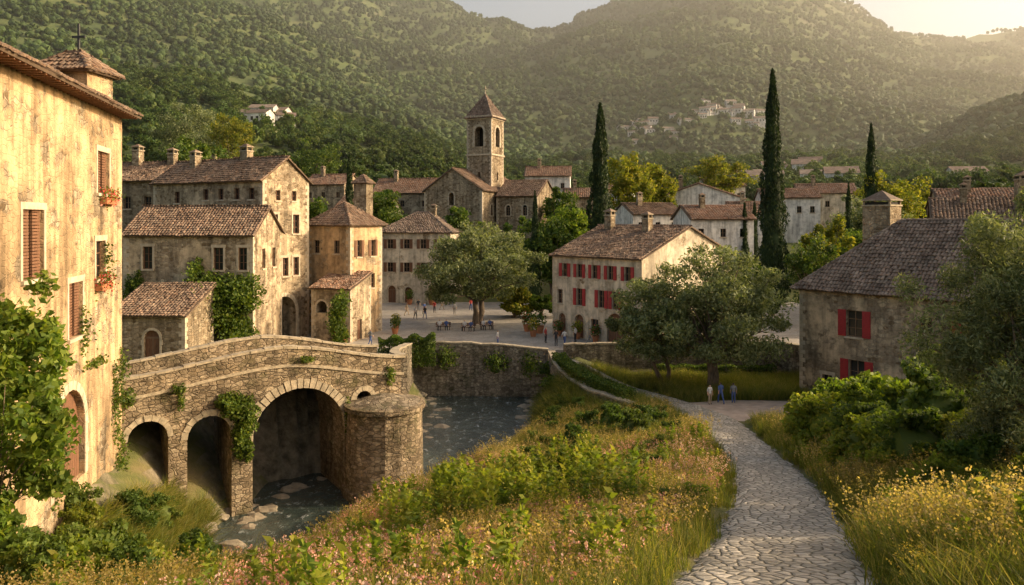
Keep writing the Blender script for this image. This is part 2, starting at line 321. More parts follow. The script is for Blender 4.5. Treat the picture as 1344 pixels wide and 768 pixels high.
# ------------------------------------------------------------------ walls / houses
def frame(C,d,z0):
    d=Vector(d).normalized(); n=Vector((-d.y,d.x)); C=Vector(C)
    return lambda x,y,z:(C.x+d.x*x+n.x*y, C.y+d.y*x+n.y*y, z0+z)
def arcpts(a,w,top,n=12,rr=None):
    r=w/2; return [(a-r*math.cos(math.pi*i/n),top-r+r*math.sin(math.pi*i/n)) for i in range(n+1)]
def wall(B,mp,width,hb,ht,ops,R=.28,shut=3):
    rects=[(o[0]-o[1]/2,o[0]+o[1]/2,o[2],o[2]+o[3]) for o in ops]
    xs=sorted({0,width,*[r[0] for r in rects],*[r[1] for r in rects]}); zs=sorted({hb,ht,*[r[2] for r in rects],*[r[3] for r in rects]})
    W=B['walls'];T=B['trim'];G=B['panes'];J=B['joinery'];SH=B['shutters']
    for i in range(len(xs)-1):
        for j in range(len(zs)-1):
            cx=(xs[i]+xs[i+1])/2; cz=(zs[j]+zs[j+1])/2
            if any(r[0]<cx<r[1] and r[2]<cz<r[3] for r in rects): continue
            W.poly([mp(xs[i],zs[j],0),mp(xs[i+1],zs[j],0),mp(xs[i+1],zs[j+1],0),mp(xs[i],zs[j+1],0)])
    def bx(mb,a0,a1,h0,h1,d0,d1,m=0): mb.box(lambda x,y,z:mp(x,z,y),a0,a1,d0,d1,h0,h1,m)
    for o,(x0,x1,z0,z1) in zip(ops,rects):
        a,w,_,_,kind=o[:5]; arch='arch' in kind
        out=[(x0,z0)]+(arcpts(a,w,z1) if arch else [(x0,z1),(x1,z1)])+[(x1,z0)]
        for p,q in zip(out,out[1:]+out[:1]):
            W.poly([mp(p[0],p[1],0),mp(q[0],q[1],0),mp(q[0],q[1],R),mp(p[0],p[1],R)])
        if arch:
            ap=arcpts(a,w,z1)
            for p,q in zip(ap,ap[1:]): W.poly([mp(p[0],p[1],0),mp(q[0],q[1],0),mp(q[0],z1,0),mp(p[0],z1,0)])
        pane=[mp(x,z,R) for x,z in out]
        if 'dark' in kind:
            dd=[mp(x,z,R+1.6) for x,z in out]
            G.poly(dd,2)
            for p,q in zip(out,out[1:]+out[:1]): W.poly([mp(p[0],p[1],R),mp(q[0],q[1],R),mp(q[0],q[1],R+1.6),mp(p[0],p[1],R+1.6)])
        elif 'door' in kind:
            G.poly(pane,1); n=max(2,int(w/.3))
            zt=z1-(w/2 if arch else 0)
            for i in range(n): bx(J,x0+.04+i*(w-.08)/n,x0+.02+(i+1)*(w-.08)/n,z0,zt,R-.06,R-.012,1)
            bx(J,x0,x1,zt-.08,zt+.06,R-.1,R-.004,0); bx(J,a-.04,a+.04,z0,zt-.09,R-.09,R-.061,0)
        else:
            G.poly(pane,0); e=.07; zt=z1-(w/2 if arch else 0)
            bx(J,x0,x0+e,z0,zt,R-.07,R-.004);bx(J,x1-e,x1,z0,zt,R-.07,R-.004)
            bx(J,x0+e,x1-e,z0,z0+e,R-.07,R-.004);bx(J,x0+e,x1-e,zt-e,zt,R-.07,R-.004)
            bx(J,a-.035,a+.035,z0+e,zt-e,R-.065,R-.006)
            k=2 if z1-z0<1.6 else 3
            for i in range(1,k): 
                zz=z0+(zt-z0)*i/k; bx(J,x0+e,a-.035,zz-.02,zz+.02,R-.055,R-.008); bx(J,a+.035,x1-e,zz-.02,zz+.02,R-.055,R-.008)
            bx(T,x0-.15,x1+.15,z0-.16,z0-.002,-.12,R-.08)
        if 'sur' in kind and not arch:
            bx(T,x0-.2,x0-.002,z0,z1+.0,-.03,.1);bx(T,x1+.002,x1+.2,z0,z1+.0,-.03,.1);bx(T,x0-.25,x1+.25,z1+.002,z1+.28,-.045,.1)
        if arch:
            r=w/2; n=max(7,int(r*math.pi/.45)); c=z1-r; th=.22 if w<1.5 else .42
            for i in range(n):
                t0=math.pi*i/n+.012;t1=math.pi*(i+1)/n-.012; q=[]
                for dd in (-.05,.12):
                    for (rr,t) in ((r+.004,t0),(r+th,t0),(r+th,t1),(r+.004,t1)): q.append(mp(a-rr*math.cos(t),c+rr*math.sin(t),dd))
                nn=len(T.v);T.v.extend(q)
                for f in ((0,1,2,3),(7,6,5,4),(0,4,5,1),(1,5,6,2),(2,6,7,3),(3,7,4,0)): T.f.append(tuple(nn+k for k in f));T.m.append(0)
            hh=z0; 
            while hh<c-.05:
                h2=min(c,hh+.45); wd=th*(1.25 if int(hh*3)%2 else .9)
                bx(T,x0-wd,x0-.004,hh+.01,h2-.01,-.045,.1);bx(T,x1+.004,x1+wd,hh+.01,h2-.01,-.045,.1); hh=h2
        if 'shut' in kind:
            sw=w/2+.02
            for s0 in (x0-sw-.03,x1+.03):
                bx(SH,s0,s0+sw,z0,z1,-.07,-.025)
                for i in range(int((z1-z0)/.14)): bx(SH,s0+.06,s0+sw-.06,z0+.08+i*.14,z0+.15+i*.14,-.1,-.0701)
def tiles(mb,A,Bp,Cp,Dp,w=.3,rl=.42):
    A,Bp,Cp,Dp=[np.array(p,float) for p in (A,Bp,Cp,Dp)]
    ex=(Bp-A);Lx=np.linalg.norm(ex);ex/=Lx
    n=np.cross(ex,(Dp-A) if np.linalg.norm(Dp-A)>.1 else (Cp-A)); n/=np.linalg.norm(n)
    if n[2]<0: n=-n
    es=np.cross(n,ex); 
    if es[2]<0: es=-es
    S=np.dot(Dp-A,es); l1=np.dot(Dp-A,ex); r1=np.dot(Cp-A,ex)
    dn=n*.12
    for q in ([A,Bp,Cp,Dp],[A-dn,Dp-dn,Cp-dn,Bp-dn],[A,A-dn,Bp-dn,Bp],[Bp,Bp-dn,Cp-dn,Cp],[Cp,Cp-dn,Dp-dn,Dp],[Dp,Dp-dn,A-dn,A]):
        mb.poly(q,1)
    rows=max(1,int(S/rl)); pos=[]
    for i in range(rows+1):
        s=min(i*rl,S-.12); t=s/S; l=l1*t; r=Lx+(r1-Lx)*t
        k0=math.ceil((l+.02)/w); k1=math.floor((r-.02)/w)
        for k in range(k0,k1+1): pos.append((k*w,s))
    if not pos: return
    P=np.array(pos); n_=len(P); P=P+rng.normal(0,.024,(n_,2))
    sag=.06*np.sin(P[:,0]*.9+P[:,1]*.5)-.03
    th=np.linspace(0,math.pi,5); a=np.cos(th)*w*.47; h=np.sin(th)*w*.38
    tmpl=[]
    for s,l,sc in ((-.06,.05,1.08),(rl*1.02,.0,.9)):
        for i in range(5): tmpl.append((a[i]*sc,s,h[i]*sc+l+.005))
    T=np.array(tmpl)
    hj=rng.normal(0,.016,n_)+np.maximum(sag,-.01); tw=rng.normal(0,.06,n_)
    X=P[:,0,None]+T[None,:,0]+tw[:,None]*T[None,:,1]; Y=P[:,1,None]+T[None,:,1]; Z=T[None,:,2]+hj[:,None]
    V=A+X[...,None]*ex+Y[...,None]*es+Z[...,None]*n
    f=[(i,i+1,i+6,i+5) for i in range(4)]+[(0,1,2,3,4)]
    F=[tuple(j+10*q for j in ff) for q in range(n_) for ff in f]
    mb.addnp(V.reshape(-1,3),F,0)
def ridge(mb,P,Q,r=.17):
    P,Q=Vector(P),Vector(Q); L=(Q-P).length; n=max(1,int(L/.45)); t=(Q-P)/L; s=t.cross(Vector((0,0,1))).normalized(); u=s.cross(t)
    for i in range(n):
        vs=[]
        for e,(k,l) in enumerate(((-.04,.04),(L/n+.0,.0))):
            for j in range(6):
                th=math.pi*j/5; vs.append(P+t*(i*L/n+k)+s*math.cos(th)*r*(1.06-.12*e)+u*(math.sin(th)*r*(1.0-.1*e)+l+random.uniform(0,.01)))
        n0=len(mb.v); mb.v.extend([tuple(v) for v in vs])
        for j in range(5): mb.f.append((n0+j,n0+j+1,n0+7+j,n0+6+j)); mb.m.append(0)
        mb.f.append(tuple(n0+j for j in range(6))); mb.m.append(0)
def chimney(e,fr,x,y,z0,z1,w=.8,d=.8,mat_='stone',capt='tile'):
    mb=MB(); mb.box(fr,x-w/2,x+w/2,y-d/2,y+d/2,z0,z1,0)
    mb.box(fr,x-w/2-.08,x+w/2+.08,y-d/2-.08,y+d/2+.08,z1+.002,z1+.14,1)
    for sx in (-1,1):
        for sy in (-1,1): mb.box(fr,x+sx*(w/2-.1)-.09,x+sx*(w/2-.1)+.09,y+sy*(d/2-.1)-.09,y+sy*(d/2-.1)+.09,z1+.142,z1+.5,0)
    mb.box(fr,x-w/2+.12,x+w/2-.12,y-d/2+.12,y+d/2-.12,z1+.141,z1+.4,3)
    mb.box(fr,x-w/2-.1,x+w/2+.1,y-d/2-.1,y+d/2+.1,z1+.502,z1+.58,1)
    ap=fr(x,y,z1+.58+.35*w)
    c=[fr(x-w/2-.08,y-d/2-.08,z1+.583),fr(x+w/2+.08,y-d/2-.08,z1+.583),fr(x+w/2+.08,y+d/2+.08,z1+.583),fr(x-w/2-.08,y+d/2+.08,z1+.583)]
    for i in range(4): mb.poly([c[i],c[(i+1)%4],ap],2)
    mb.build('chimney',[M[mat_],M['trimd'],M[capt],M['dark']],e)
def house(name,C,d,L,D,z0,Ht,roof,rise,wm,rm='tile',front=(),right=(),left=(),ov=.45,tw=.3,quoins=True,shut='red',joi='frame',chims=(),hb=-2.0,R=.28):
    fr=frame(C,d,z0); e=empty(name,fr(L/2,D/2,0))
    B={k:MB() for k in ('walls','trim','panes','joinery','shutters')}
    wall(B,lambda a,h,dp:fr(a,dp,h),L,hb,Ht,front,R)
    wall(B,lambda a,h,dp:fr(L-dp,a,h),D,hb,Ht,right,R)
    wall(B,lambda a,h,dp:fr(L-a,D-dp,h),L,hb,Ht,(),R)
    wall(B,lambda a,h,dp:fr(dp,D-a,h),D,hb,Ht,left,R)
    if quoins:
        for (cx,cy,sx,sy) in ((0,0,1,1),(L,0,-1,1),(L,D,-1,-1)):
            z=hb;i=0
            while z<Ht-.3:
                hq=random.uniform(.32,.42); la=.55 if i%2 else .3; lb=.3 if i%2 else .55
                x0,x1=sorted((cx-sx*.02,cx+sx*la)); y0,y1=sorted((cy-sy*.02,cy+sy*lb))
                B['trim'].box(fr,x0,x1,y0,y1,z+.01,z+hq-.01); z+=hq;i+=1
    rb=MB(); g=.3
    if roof=='gx':
        k=rise/(D/2); e0=Ht-ov*k; zr=Ht+rise+.12
        B['walls'].poly([fr(0,0,Ht),fr(0,D,Ht),fr(0,D/2,Ht+rise)]);B['walls'].poly([fr(L,0,Ht),fr(L,D,Ht),fr(L,D/2,Ht+rise)])
        tiles(rb,fr(-g,-ov,e0+.12),fr(L+g,-ov,e0+.12),fr(L+g,D/2,zr),fr(-g,D/2,zr),tw)
        tiles(rb,fr(L+g,D+ov,e0+.12),fr(-g,D+ov,e0+.12),fr(-g,D/2,zr),fr(L+g,D/2,zr),tw)
        ridge(rb,fr(-g,D/2,zr),fr(L+g,D/2,zr))
    elif roof=='gy':
        k=rise/(L/2); e0=Ht-ov*k; zr=Ht+rise+.12
        B['walls'].poly([fr(0,0,Ht),fr(L,0,Ht),fr(L/2,0,Ht+rise)]);B['walls'].poly([fr(0,D,Ht),fr(L,D,Ht),fr(L/2,D,Ht+rise)])
        tiles(rb,fr(-ov,D+g,e0+.12),fr(-ov,-g,e0+.12),fr(L/2,-g,zr),fr(L/2,D+g,zr),tw)
        tiles(rb,fr(L+ov,-g,e0+.12),fr(L+ov,D+g,e0+.12),fr(L/2,D+g,zr),fr(L/2,-g,zr),tw)
        ridge(rb,fr(L/2,-g,zr),fr(L/2,D+g,zr))
    elif roof=='shed':
        k=rise/D; e0=Ht-ov*k+.12
        B['walls'].poly([fr(0,0,Ht),fr(0,D,Ht),fr(0,D,Ht+rise)]);B['walls'].poly([fr(L,0,Ht),fr(L,D,Ht),fr(L,D,Ht+rise)]);B['walls'].poly([fr(0,D,Ht),fr(L,D,Ht),fr(L,D,Ht+rise),fr(0,D,Ht+rise)])
        tiles(rb,fr(-g,-ov,e0),fr(L+g,-ov,e0),fr(L+g,D,Ht+rise+.12),fr(-g,D,Ht+rise+.12),tw)
    else:
        hw=min(L,D)/2; k=rise/hw; e0=Ht-ov*k+.12; zr=Ht+rise+.12
        c=[fr(-ov,-ov,e0),fr(L+ov,-ov,e0),fr(L+ov,D+ov,e0),fr(-ov,D+ov,e0)]
        r0,r1=(fr(hw,D/2,zr),fr(L-hw,D/2,zr)) if L>=D else (fr(L/2,hw,zr),fr(L/2,D-hw,zr))
        if abs(L-D)<.2: r0=r1=fr(L/2,D/2,zr)
        if L>=D: q=[(c[0],c[1],r1,r0),(c[1],c[2],r1,r1),(c[2],c[3],r0,r1),(c[3],c[0],r0,r0)]
        else: q=[(c[0],c[1],r0,r0),(c[1],c[2],r1,r0),(c[2],c[3],r1,r1),(c[3],c[0],r0,r1)]
        for a_,b_,c_,d_ in q: tiles(rb,a_,b_,c_,d_,tw)
        if r0!=r1: ridge(rb,r0,r1)
        ends=[r0,r1,r1,r0] if L>=D else [r0,r0,r1,r1]
        for i in range(4): ridge(rb,c[i],ends[i])
    B['walls'].build('walls',[M[wm]],e);B['trim'].build('stone_trim',[M['trim']],e)
    B['panes'].build('windows',[M['glass'],M['brown'],M['dark']],e);B['joinery'].build('frames_and_doors',[M[joi],M['brown']],e)
    B['shutters'].build('shutters',[M[shut]],e); rb.build('tiled_roof',[M[rm],M['slab']],e)
    for ch in chims: chimney(e,fr,*ch)
    return e,fr
def rowsw(L,n,h0s,w=.95,h=1.5,kind='win',jit=.15):
    return [((i+.5)*L/n+random.uniform(-jit,jit),w,h0,h,kind) for h0 in h0s for i in range(n)]
dA=Vector((-21.5+18.3,42-27.3)).normalized()
start=Vector((-21.5,42))-dA*29
LA=29; zA=-15.5
fd=(dA.y,-dA.x)
Wd=14
CA=start-Vector(fd)*Wd
t2a=lambda t: LA-15.04*t
eA,frA=house('tall_plastered_townhouse',(CA.x,CA.y),fd,Wd,LA,zA,21.6,'gy',3.4,'ochre','tile',
  right=[(t2a(.81),2.1,13.2,2.75,'win sur'),(t2a(.49),1.8,10.2,2.5,'win sur'),(t2a(.22),1.9,16.9,2.1,'win sur'),(t2a(.25),1.5,12.6,1.9,'win sur'),
         (t2a(.54),3.9,3.6,4.3,'archdoor'),(t2a(1.25),1.9,13.3,2.6,'win sur'),(t2a(1.3),1.6,8.5,2.0,'win sur')],ov=.95,tw=.26,quoins=False,joi='brown',hb=-3)
mb=MB()
for t,h0,hh,w in ((.81,13.2,2.75,2.1),(.49,10.2,2.5,1.8),(.22,16.9,2.1,1.9)):
    a=t2a(t)
    for sx in (-1,1):
        x0=a+sx*w/2; 
        for i in range(int(hh/.13)): mb.box(frA,Wd-.2,Wd-.1,min(x0-sx*.08,x0-sx*w*.42),max(x0-sx*.08,x0-sx*w*.42),h0+.06+i*.13,h0+.16+i*.13)
mb.build('louvred_shutters',[M['brown']],eA)
mb=MB()
for i in range(60):
    mb.box(frA,Wd-.1,Wd+.85,.3+i*.48,.42+i*.48,21.1,21.24)
mb.build('rafter_tails',[M['brown']],eA)
e,fr2=house('rooftop_belfry',(-26.3,42.0),(1,-.12),3.1,2.2,4.4,4.0,'hip',.9,'ochre','tile',front=[(1.8,.7,2.4,1.0,'win')],ov=.35,tw=.26,quoins=False)
mb=MB(); mb.box(fr2,1.75,1.85,1.05,1.15,4.8,6.7); mb.box(fr2,1.4,2.2,1.06,1.14,5.9,6.02); mb.build('cross',[M['iron']],e)
house('tall_gabled_stone_house',(-41.4,88),(15.2,-8),17.2,6.9,-13,17.4,'gx',2.4,'stone_p','tile',
  front=[(8.6,.8,15.3,1.2,'win'),(11,.8,15.3,1.2,'win'),(13.4,.8,15.3,1.2,'win'),(4,.8,15.0,1.3,'win'),(15.6,.8,15.3,1.2,'win')],
  right=[(1.7,.95,11.6,2.1,'winsur'),(4.9,.95,11.6,2.1,'winsur'),(1.7,.85,7.0,2.0,'winsur'),(3.3,.85,7.0,2.0,'winsur'),(4.9,.85,7.0,2.0,'winsur'),(3.1,3.5,0,4.8,'archdark'),(2.2,.7,15.2,1.1,'win'),(4.6,.7,15.2,1.1,'win')],
  chims=[(11,3.6,18.8,20.8,1.1,.9),(4,2.5,18.3,20.4,.9,.9)],joi='brown')
house('stone_cottage',(-38,74.5),(1,-.03),12.8,8.5,-13,11.7,'gx',2.6,'stone_p','tile',
  front=[(2.4,.95,8.3,2.2,'winsur'),(9.4,.95,8.2,2.2,'winsur'),(11.8,.85,8.2,2.2,'winsur'),(6,.9,4,1.8,'win')],right=[(3,.9,8.2,2,'win'),(6,.9,8.2,2,'win')],joi='brown')
house('stone_outbuilding',(-35,66.3),(1,-.02),6.6,6,-12.6,4.4,'shed',2.1,'stone','tile',front=[(3.7,1.35,0,3.1,'archdoor')],quoins=True)
house('rear_stone_house',(-52,95),(1,-.2),12,9,-13,18,'gx',2.4,'stone','tile',front=rowsw(12,4,[14.5,10]),chims=[(3,4,18.5,22,1,1),(8,4,19,21.5,.9,.9)])
house('ochre_stone_house',(-23.6,88),(.9,-.44),6.1,6.0,-13,12.7,'hip',2.3,'ochre','tile',
  front=[(1.3,.8,9.3,1.5,'win'),(4.2,.8,9.3,1.5,'win'),(4.2,.8,5.5,1.5,'win')],right=[(1.6,.8,8.9,1.9,'win shut'),(4.2,.8,8.9,1.9,'win shut'),(1.6,.8,5.2,1.7,'win'),(4.2,.8,5.2,1.7,'win'),(2.6,1.3,0,2.6,'archdoor')],shut='brown')
e,fr=house('lean_to_annex',(-21.9,83.2),(.9,-.3),4.8,4.5,-13,5.7,'shed',1.4,'stone_p','tiler',front=[(1.3,1.3,3.0,1.3,'archdark')],right=[(2,1.0,0,2.2,'door')])
house('slender_stone_turret',(-21.6,104),(.95,-.3),1.9,1.9,-13,18.2,'hip',1.0,'stone','tile',tw=.25,ov=.2,quoins=False)
house('cream_villa',(-21,121.5),(1,-.14),11.4,9.5,-13,11.3,'hip',3.0,'cream','tileg',
  front=[(1.6+i*2.7,.95,h,1.5,'win shut') for h in (8.6,4.9) for i in range(4)]+[(1.9,1.3,0,2.7,'archdoor'),(4.6,1.2,0,2.5,'archdoor'),(8.5,1.3,0,2.7,'archdoor')],
  right=rowsw(9.5,3,[8.6,4.9]),shut='brown',chims=[(7.5,5,12,15,.8,.8)])
ec=empty('stone_church',(-6,150,-4))
def sub(e,p):
    e.parent=p; e.matrix_parent_inverse=Matrix.Translation(-Vector(p.location))
e,_=house('nave',(-17,147.8),(.9,-.42),12.6,20,-4,9.8,'gy',4.1,'stone','tile',front=[(6,1.1,7,2.4,'archdark'),(6,2,0,3.5,'archdoor')],right=[(4,1,5,2.2,'arch'),(9,1,5,2.2,'arch')],tw=.4);sub(e,ec)
e,frt=house('bell_tower',(-8.9,150.4),(.9,-.42),5.4,5.4,-4,24.6,'hip',4.4,'stone','tileg',front=[(2.7,1.9,18.6,3.9,'archdark'),(2.7,.6,12,1.6,'win')],right=[(2.7,1.9,18.6,3.9,'archdark'),(2.7,.6,12,1.6,'win')],left=[(2.7,1.9,18.6,3.9,'archdark')],tw=.4,ov=.35);sub(e,ec)
mb=MB()
for z in (16.8,23.9,24.25): mb.box(frt,-.2-(z>24)*.15,5.6+(z>24)*.15,-.2-(z>24)*.15,5.6+(z>24)*.15,z,z+.33)
mb.box(frt,2.62,2.78,2.62,2.78,28.6,30.9); mb.box(frt,2.2,3.2,2.65,2.75,30.1,30.25)
mb.build('string_courses',[M['trim']],e)
e,_=house('transept',(-3,146.5),(.9,-.42),8.5,9.5,-4,8.8,'gx',3,'stone','tile',front=[(2.5,.9,5,2,'arch'),(6,.9,5,2,'arch')],right=[(4.7,1.2,6,2.3,'archdark'),(2,.9,2,1.6,'win'),(7,.9,2,1.6,'win')],tw=.4);sub(e,ec)
W5=[2.0,4.3,6.6,8.9,11.3]
house('red_shuttered_house',(4.7,88),(.65,-.76),13.2,16,-13,9.1,'gx',3.2,'cream','tile',
  front=[(x,.85,6.7,1.5,'win shut') for x in W5]+[(4.3,.9,3.6,1.9,'win shut'),(7.6,.9,3.6,1.9,'win shut'),(9.6,.9,3.6,1.9,'win shut'),(1.2,.85,3.6,1.6,'win'),
         (9.6,2.3,0,3.2,'archdoor'),(1.6,1.1,0,2.5,'archdoor'),(4.3,1.3,0,2.6,'archdoor'),(6.6,1.1,.8,1.5,'win')],
  right=[(4,.8,6.8,1.2,'win'),(10,.8,6.8,1.2,'win'),(6,.9,3.2,1.5,'win')],chims=[(2.5,7,11,13.6,1,.8),(8.5,6.6,11.2,13.2,.9,.8)])
eF,frF=house('stone_farmhouse',(25.3,67),(.6,-.8),21,12,-15.3,9.7,'hip',5.5,'stone_p','tileg',
  front=[(5.0,1.35,5.7,2.2,'win shut'),(5.2,1.35,.9,2.9,'win shut'),(2.6,.9,1.0,1.2,'winsur'),(10.7,.9,6.6,1.3,'win'),(14,1.3,5.6,2.2,'win shut')],
  chims=[(3.6,7.2,11.5,16.6,2.5,2.0,'stone','tileg')],ov=.5)
bg=[('white_house',(3,178),(1,-.1),10.5,9,0,10.5,'gx',2.3,'white','tiler',3,[7.5,4.5]),
('white_house',(20,126),(1,.25),9,9,-11.5,12.6,'gx',1.8,'white','tile',3,[10,7]),
('white_gabled_house',(28.5,152),(.96,-.2),17,12,-4,8.3,'gy',3.0,'white','tiler',5,[5.2,2]),
('tiled_house',(27.5,117),(1,.1),10,9,-13,13.3,'gx',2.0,'white','tiler',3,[10.5]),
('white_cottage',(38,135),(1,-.3),9,8,-10,11.5,'gx',1.8,'white','tiler',3,[8.5,5]),
('white_house',(50,152),(1,-.15),11,9,-4,8.6,'gx',1.8,'white','tiler',4,[5.6]),
('stone_barn',(-30,163),(1,-.2),14,9,-4,10,'gx',3,'stone_p','tiler',3,[7]),
('stone_house',(-46,168),(1,-.3),10,8,-2,10,'gx',2.2,'stone_p','tiler',3,[7]),
('stone_house',(11,160),(1,-.1),7,7,-4,9,'gx',1.8,'stone_p','tiler',2,[6]),
('stone_cottage',(53,96),(1,-.5),12,9,-13,13.2,'gx',2.6,'stone','tile',3,[10]),
('stone_cottage',(62,110),(1,-.3),14,9,-13,15,'gx',2.6,'stone_p','tiler',4,[11]),
('stone_house',(-64,150),(1,-.3),12,9,-4,14,'gx',2.4,'stone_p','tiler',3,[10]),
('white_cottage',(62,165),(1,-.2),12,8,-3,9,'gx',2,'cream','tiler',3,[6]),
('stone_cottage',(-33,142),(1,-.2),10,8,-8,10.5,'gx',2,'cream','tiler',3,[7]),
('white_cottage',(44,172),(1,.1),9,8,0,8,'gx',1.8,'white','tiler',3,[5]),
('white_cottage',(18,172),(1,-.25),9,8,-1,7.5,'gx',1.8,'white','tiler',3,[5]),
]
HB=[]
for nm,C,d,L,D,z0,Ht,rf,ri,wm,rm,n,hs in bg:
    house(nm,C,d,L,D,z0,Ht,rf,ri,wm,rm,front=rowsw(L,n,hs,.9,1.3),tw=.42,quoins=False,hb=-5,chims=[(L*.3,D*.4,Ht+ri*.5,Ht+ri+1.3,.8,.8)]); HB.append((C[0]+L/2,C[1]+D/2))
e=empty('chimney_stack',(63,90,0)); chimney(e,frame((61,92),(1,-.3),-2),1.5,1.5,0,7,2.2,2.0,'stone','tile')
# ------------------------------------------------------------------ bridge
eb=empty('stone_arch_bridge',(-14,47,-12)); fb=frame((-21.5,42),(14.4,9),0); BW=5.5; BL=17.0
def btop(a):
    s=a/BL; return float(-8.85+1.0*sm(-.05,.52,s)) if s<.52 else float(-7.85-1.3*sm(.5,1.02,s))
AR=[(.25,2.35,-11.2),(3.35,5.8,-11.35),(7.0,12.75,-10.35),(13.5,14.55,-11.0)]
def abot(a):
    for a0,a1,zt in AR:
        if a0-1e-6<=a<=a1+1e-6:
            r=(a1-a0)/2; c=(a0+a1)/2; return zt-r+math.sqrt(max(0,r*r-(a-c)**2))
    return None
st=set(np.round(np.arange(-1.6,BL+.01,.2),3).tolist())
for a0,a1,zt in AR:
    for i in range(17): st.add(round((a0+a1)/2-(a1-a0)/2*math.cos(math.pi*i/16),4))
st=sorted(st); mb=MB()
for p,q in zip(st,st[1:]):
    mid=(p+q)/2; ins=abot(mid) is not None
    b0=abot(p) if ins else -19.5; b1=abot(q) if ins else -19.5
    for y in (0,BW): mb.poly([fb(p,y,b0),fb(q,y,b1),fb(q,y,btop(q)),fb(p,y,btop(p))])
    if ins: mb.poly([fb(p,0,b0),fb(p,BW,b0),fb(q,BW,b1),fb(q,0,b1)],1)
    for y0 in (.38,BW-.38): mb.poly([fb(p,y0,btop(p)-1),fb(q,y0,btop(q)-1),fb(q,y0,btop(q)),fb(p,y0,btop(p))])
    mb.poly([fb(p,.38,btop(p)-.95),fb(q,.38,btop(q)-.95),fb(q,BW-.38,btop(q)-.95),fb(p,BW-.38,btop(p)-.95)],2)
for a0,a1,zt in AR:
    for a in (a0,a1): mb.poly([fb(a,0,-19.5),fb(a,BW,-19.5),fb(a,BW,zt-(a1-a0)/2),fb(a,0,zt-(a1-a0)/2)],1)
mb.poly([fb(BL,0,-19.5),fb(BL,BW,-19.5),fb(BL,BW,btop(BL)-.95),fb(BL,0,btop(BL)-.95)])
for y0,y1 in ((0,.38),(BW-.38,BW)): mb.poly([fb(BL,y0,btop(BL)-.95),fb(BL,y1,btop(BL)-.95),fb(BL,y1,btop(BL)),fb(BL,y0,btop(BL))])
mb.build('masonry',[M['bridge'],M['bridge'],LANE],eb)
mb=MB()
for y0 in (-.08,BW-.46):
    a=-1.5
    while a<BL+.05:
        l=random.uniform(.5,1.1); a2=min(a+l,BL+.1)
        def fq(x,y,z,a=a,a2=a2): return fb(x,y,z+btop(a)+(btop(a2)-btop(a))*(x-a)/max(a2-a,.01))
        j=random.uniform(-.03,.05); mb.box(fq,a+.012,a2-.012,y0+random.uniform(-.03,.03),y0+.54,.003,.14+j); a=a2
    a=-1.5
    while a<BL:
        a2=min(a+.7,BL)
        def fq(x,y,z,a=a,a2=a2): return fb(x,y,z+btop(a)+(btop(a2)-btop(a))*(x-a)/max(a2-a,.01))
        if y0<0: mb.box(fq,a,a2-.008,-.07,.02,-1.12,-.95)
        a=a2
for a0,a1,zt in AR:
    r=(a1-a0)/2;c=(a0+a1)/2; n=max(9,int(math.pi*r/.36)); th=.32 if r<1.5 else .58
    for i in range(n):
        t0=math.pi*i/n+.01;t1=math.pi*(i+1)/n-.01; th_=th*random.uniform(.85,1.15); q=[]; pr=-.03-random.uniform(0,.05)
        for dd in (pr,.3):
            for rr,t in ((r-.012,t0),(r+th_,t0),(r+th_,t1),(r-.012,t1)): q.append(fb(c-rr*math.cos(t),dd,zt-r+rr*math.sin(t)))
        nn=len(mb.v);mb.v.extend(q)
        for f in ((0,1,2,3),(7,6,5,4),(0,4,5,1),(1,5,6,2),(2,6,7,3),(3,7,4,0)): mb.f.append(tuple(nn+k for k in f));mb.m.append(0)
mb.build('coping_and_voussoirs',[M['trimd']],eb)
mb=MB(); cx,cy,rr=-8.25,49.4,2.45; K=36
def ring(r,z): return [(cx+r*math.cos(2*math.pi*i/K)*(1+.012*math.sin(i*5)),cy+r*math.sin(2*math.pi*i/K)*(1+.012*math.sin(i*3)),z) for i in range(K)]
prof=[(2.75,-19.5),(2.7,-17.0),(2.52,-16.9),(2.42,-12.1),(2.62,-12.05),(2.62,-11.75),(2.3,-11.7),(.3,-11.2)]
rs=[ring(r,z) for r,z in prof]
for i in range(len(rs)-1):
    for j in range(K): mb.poly([rs[i][j],rs[i][(j+1)%K],rs[i+1][(j+1)%K],rs[i+1][j]],1 if i>=6 else 0)
mb.poly(rs[-1],1)
mb.build('round_cutwater_pier',[M['bridge'],M['retain']],eb)
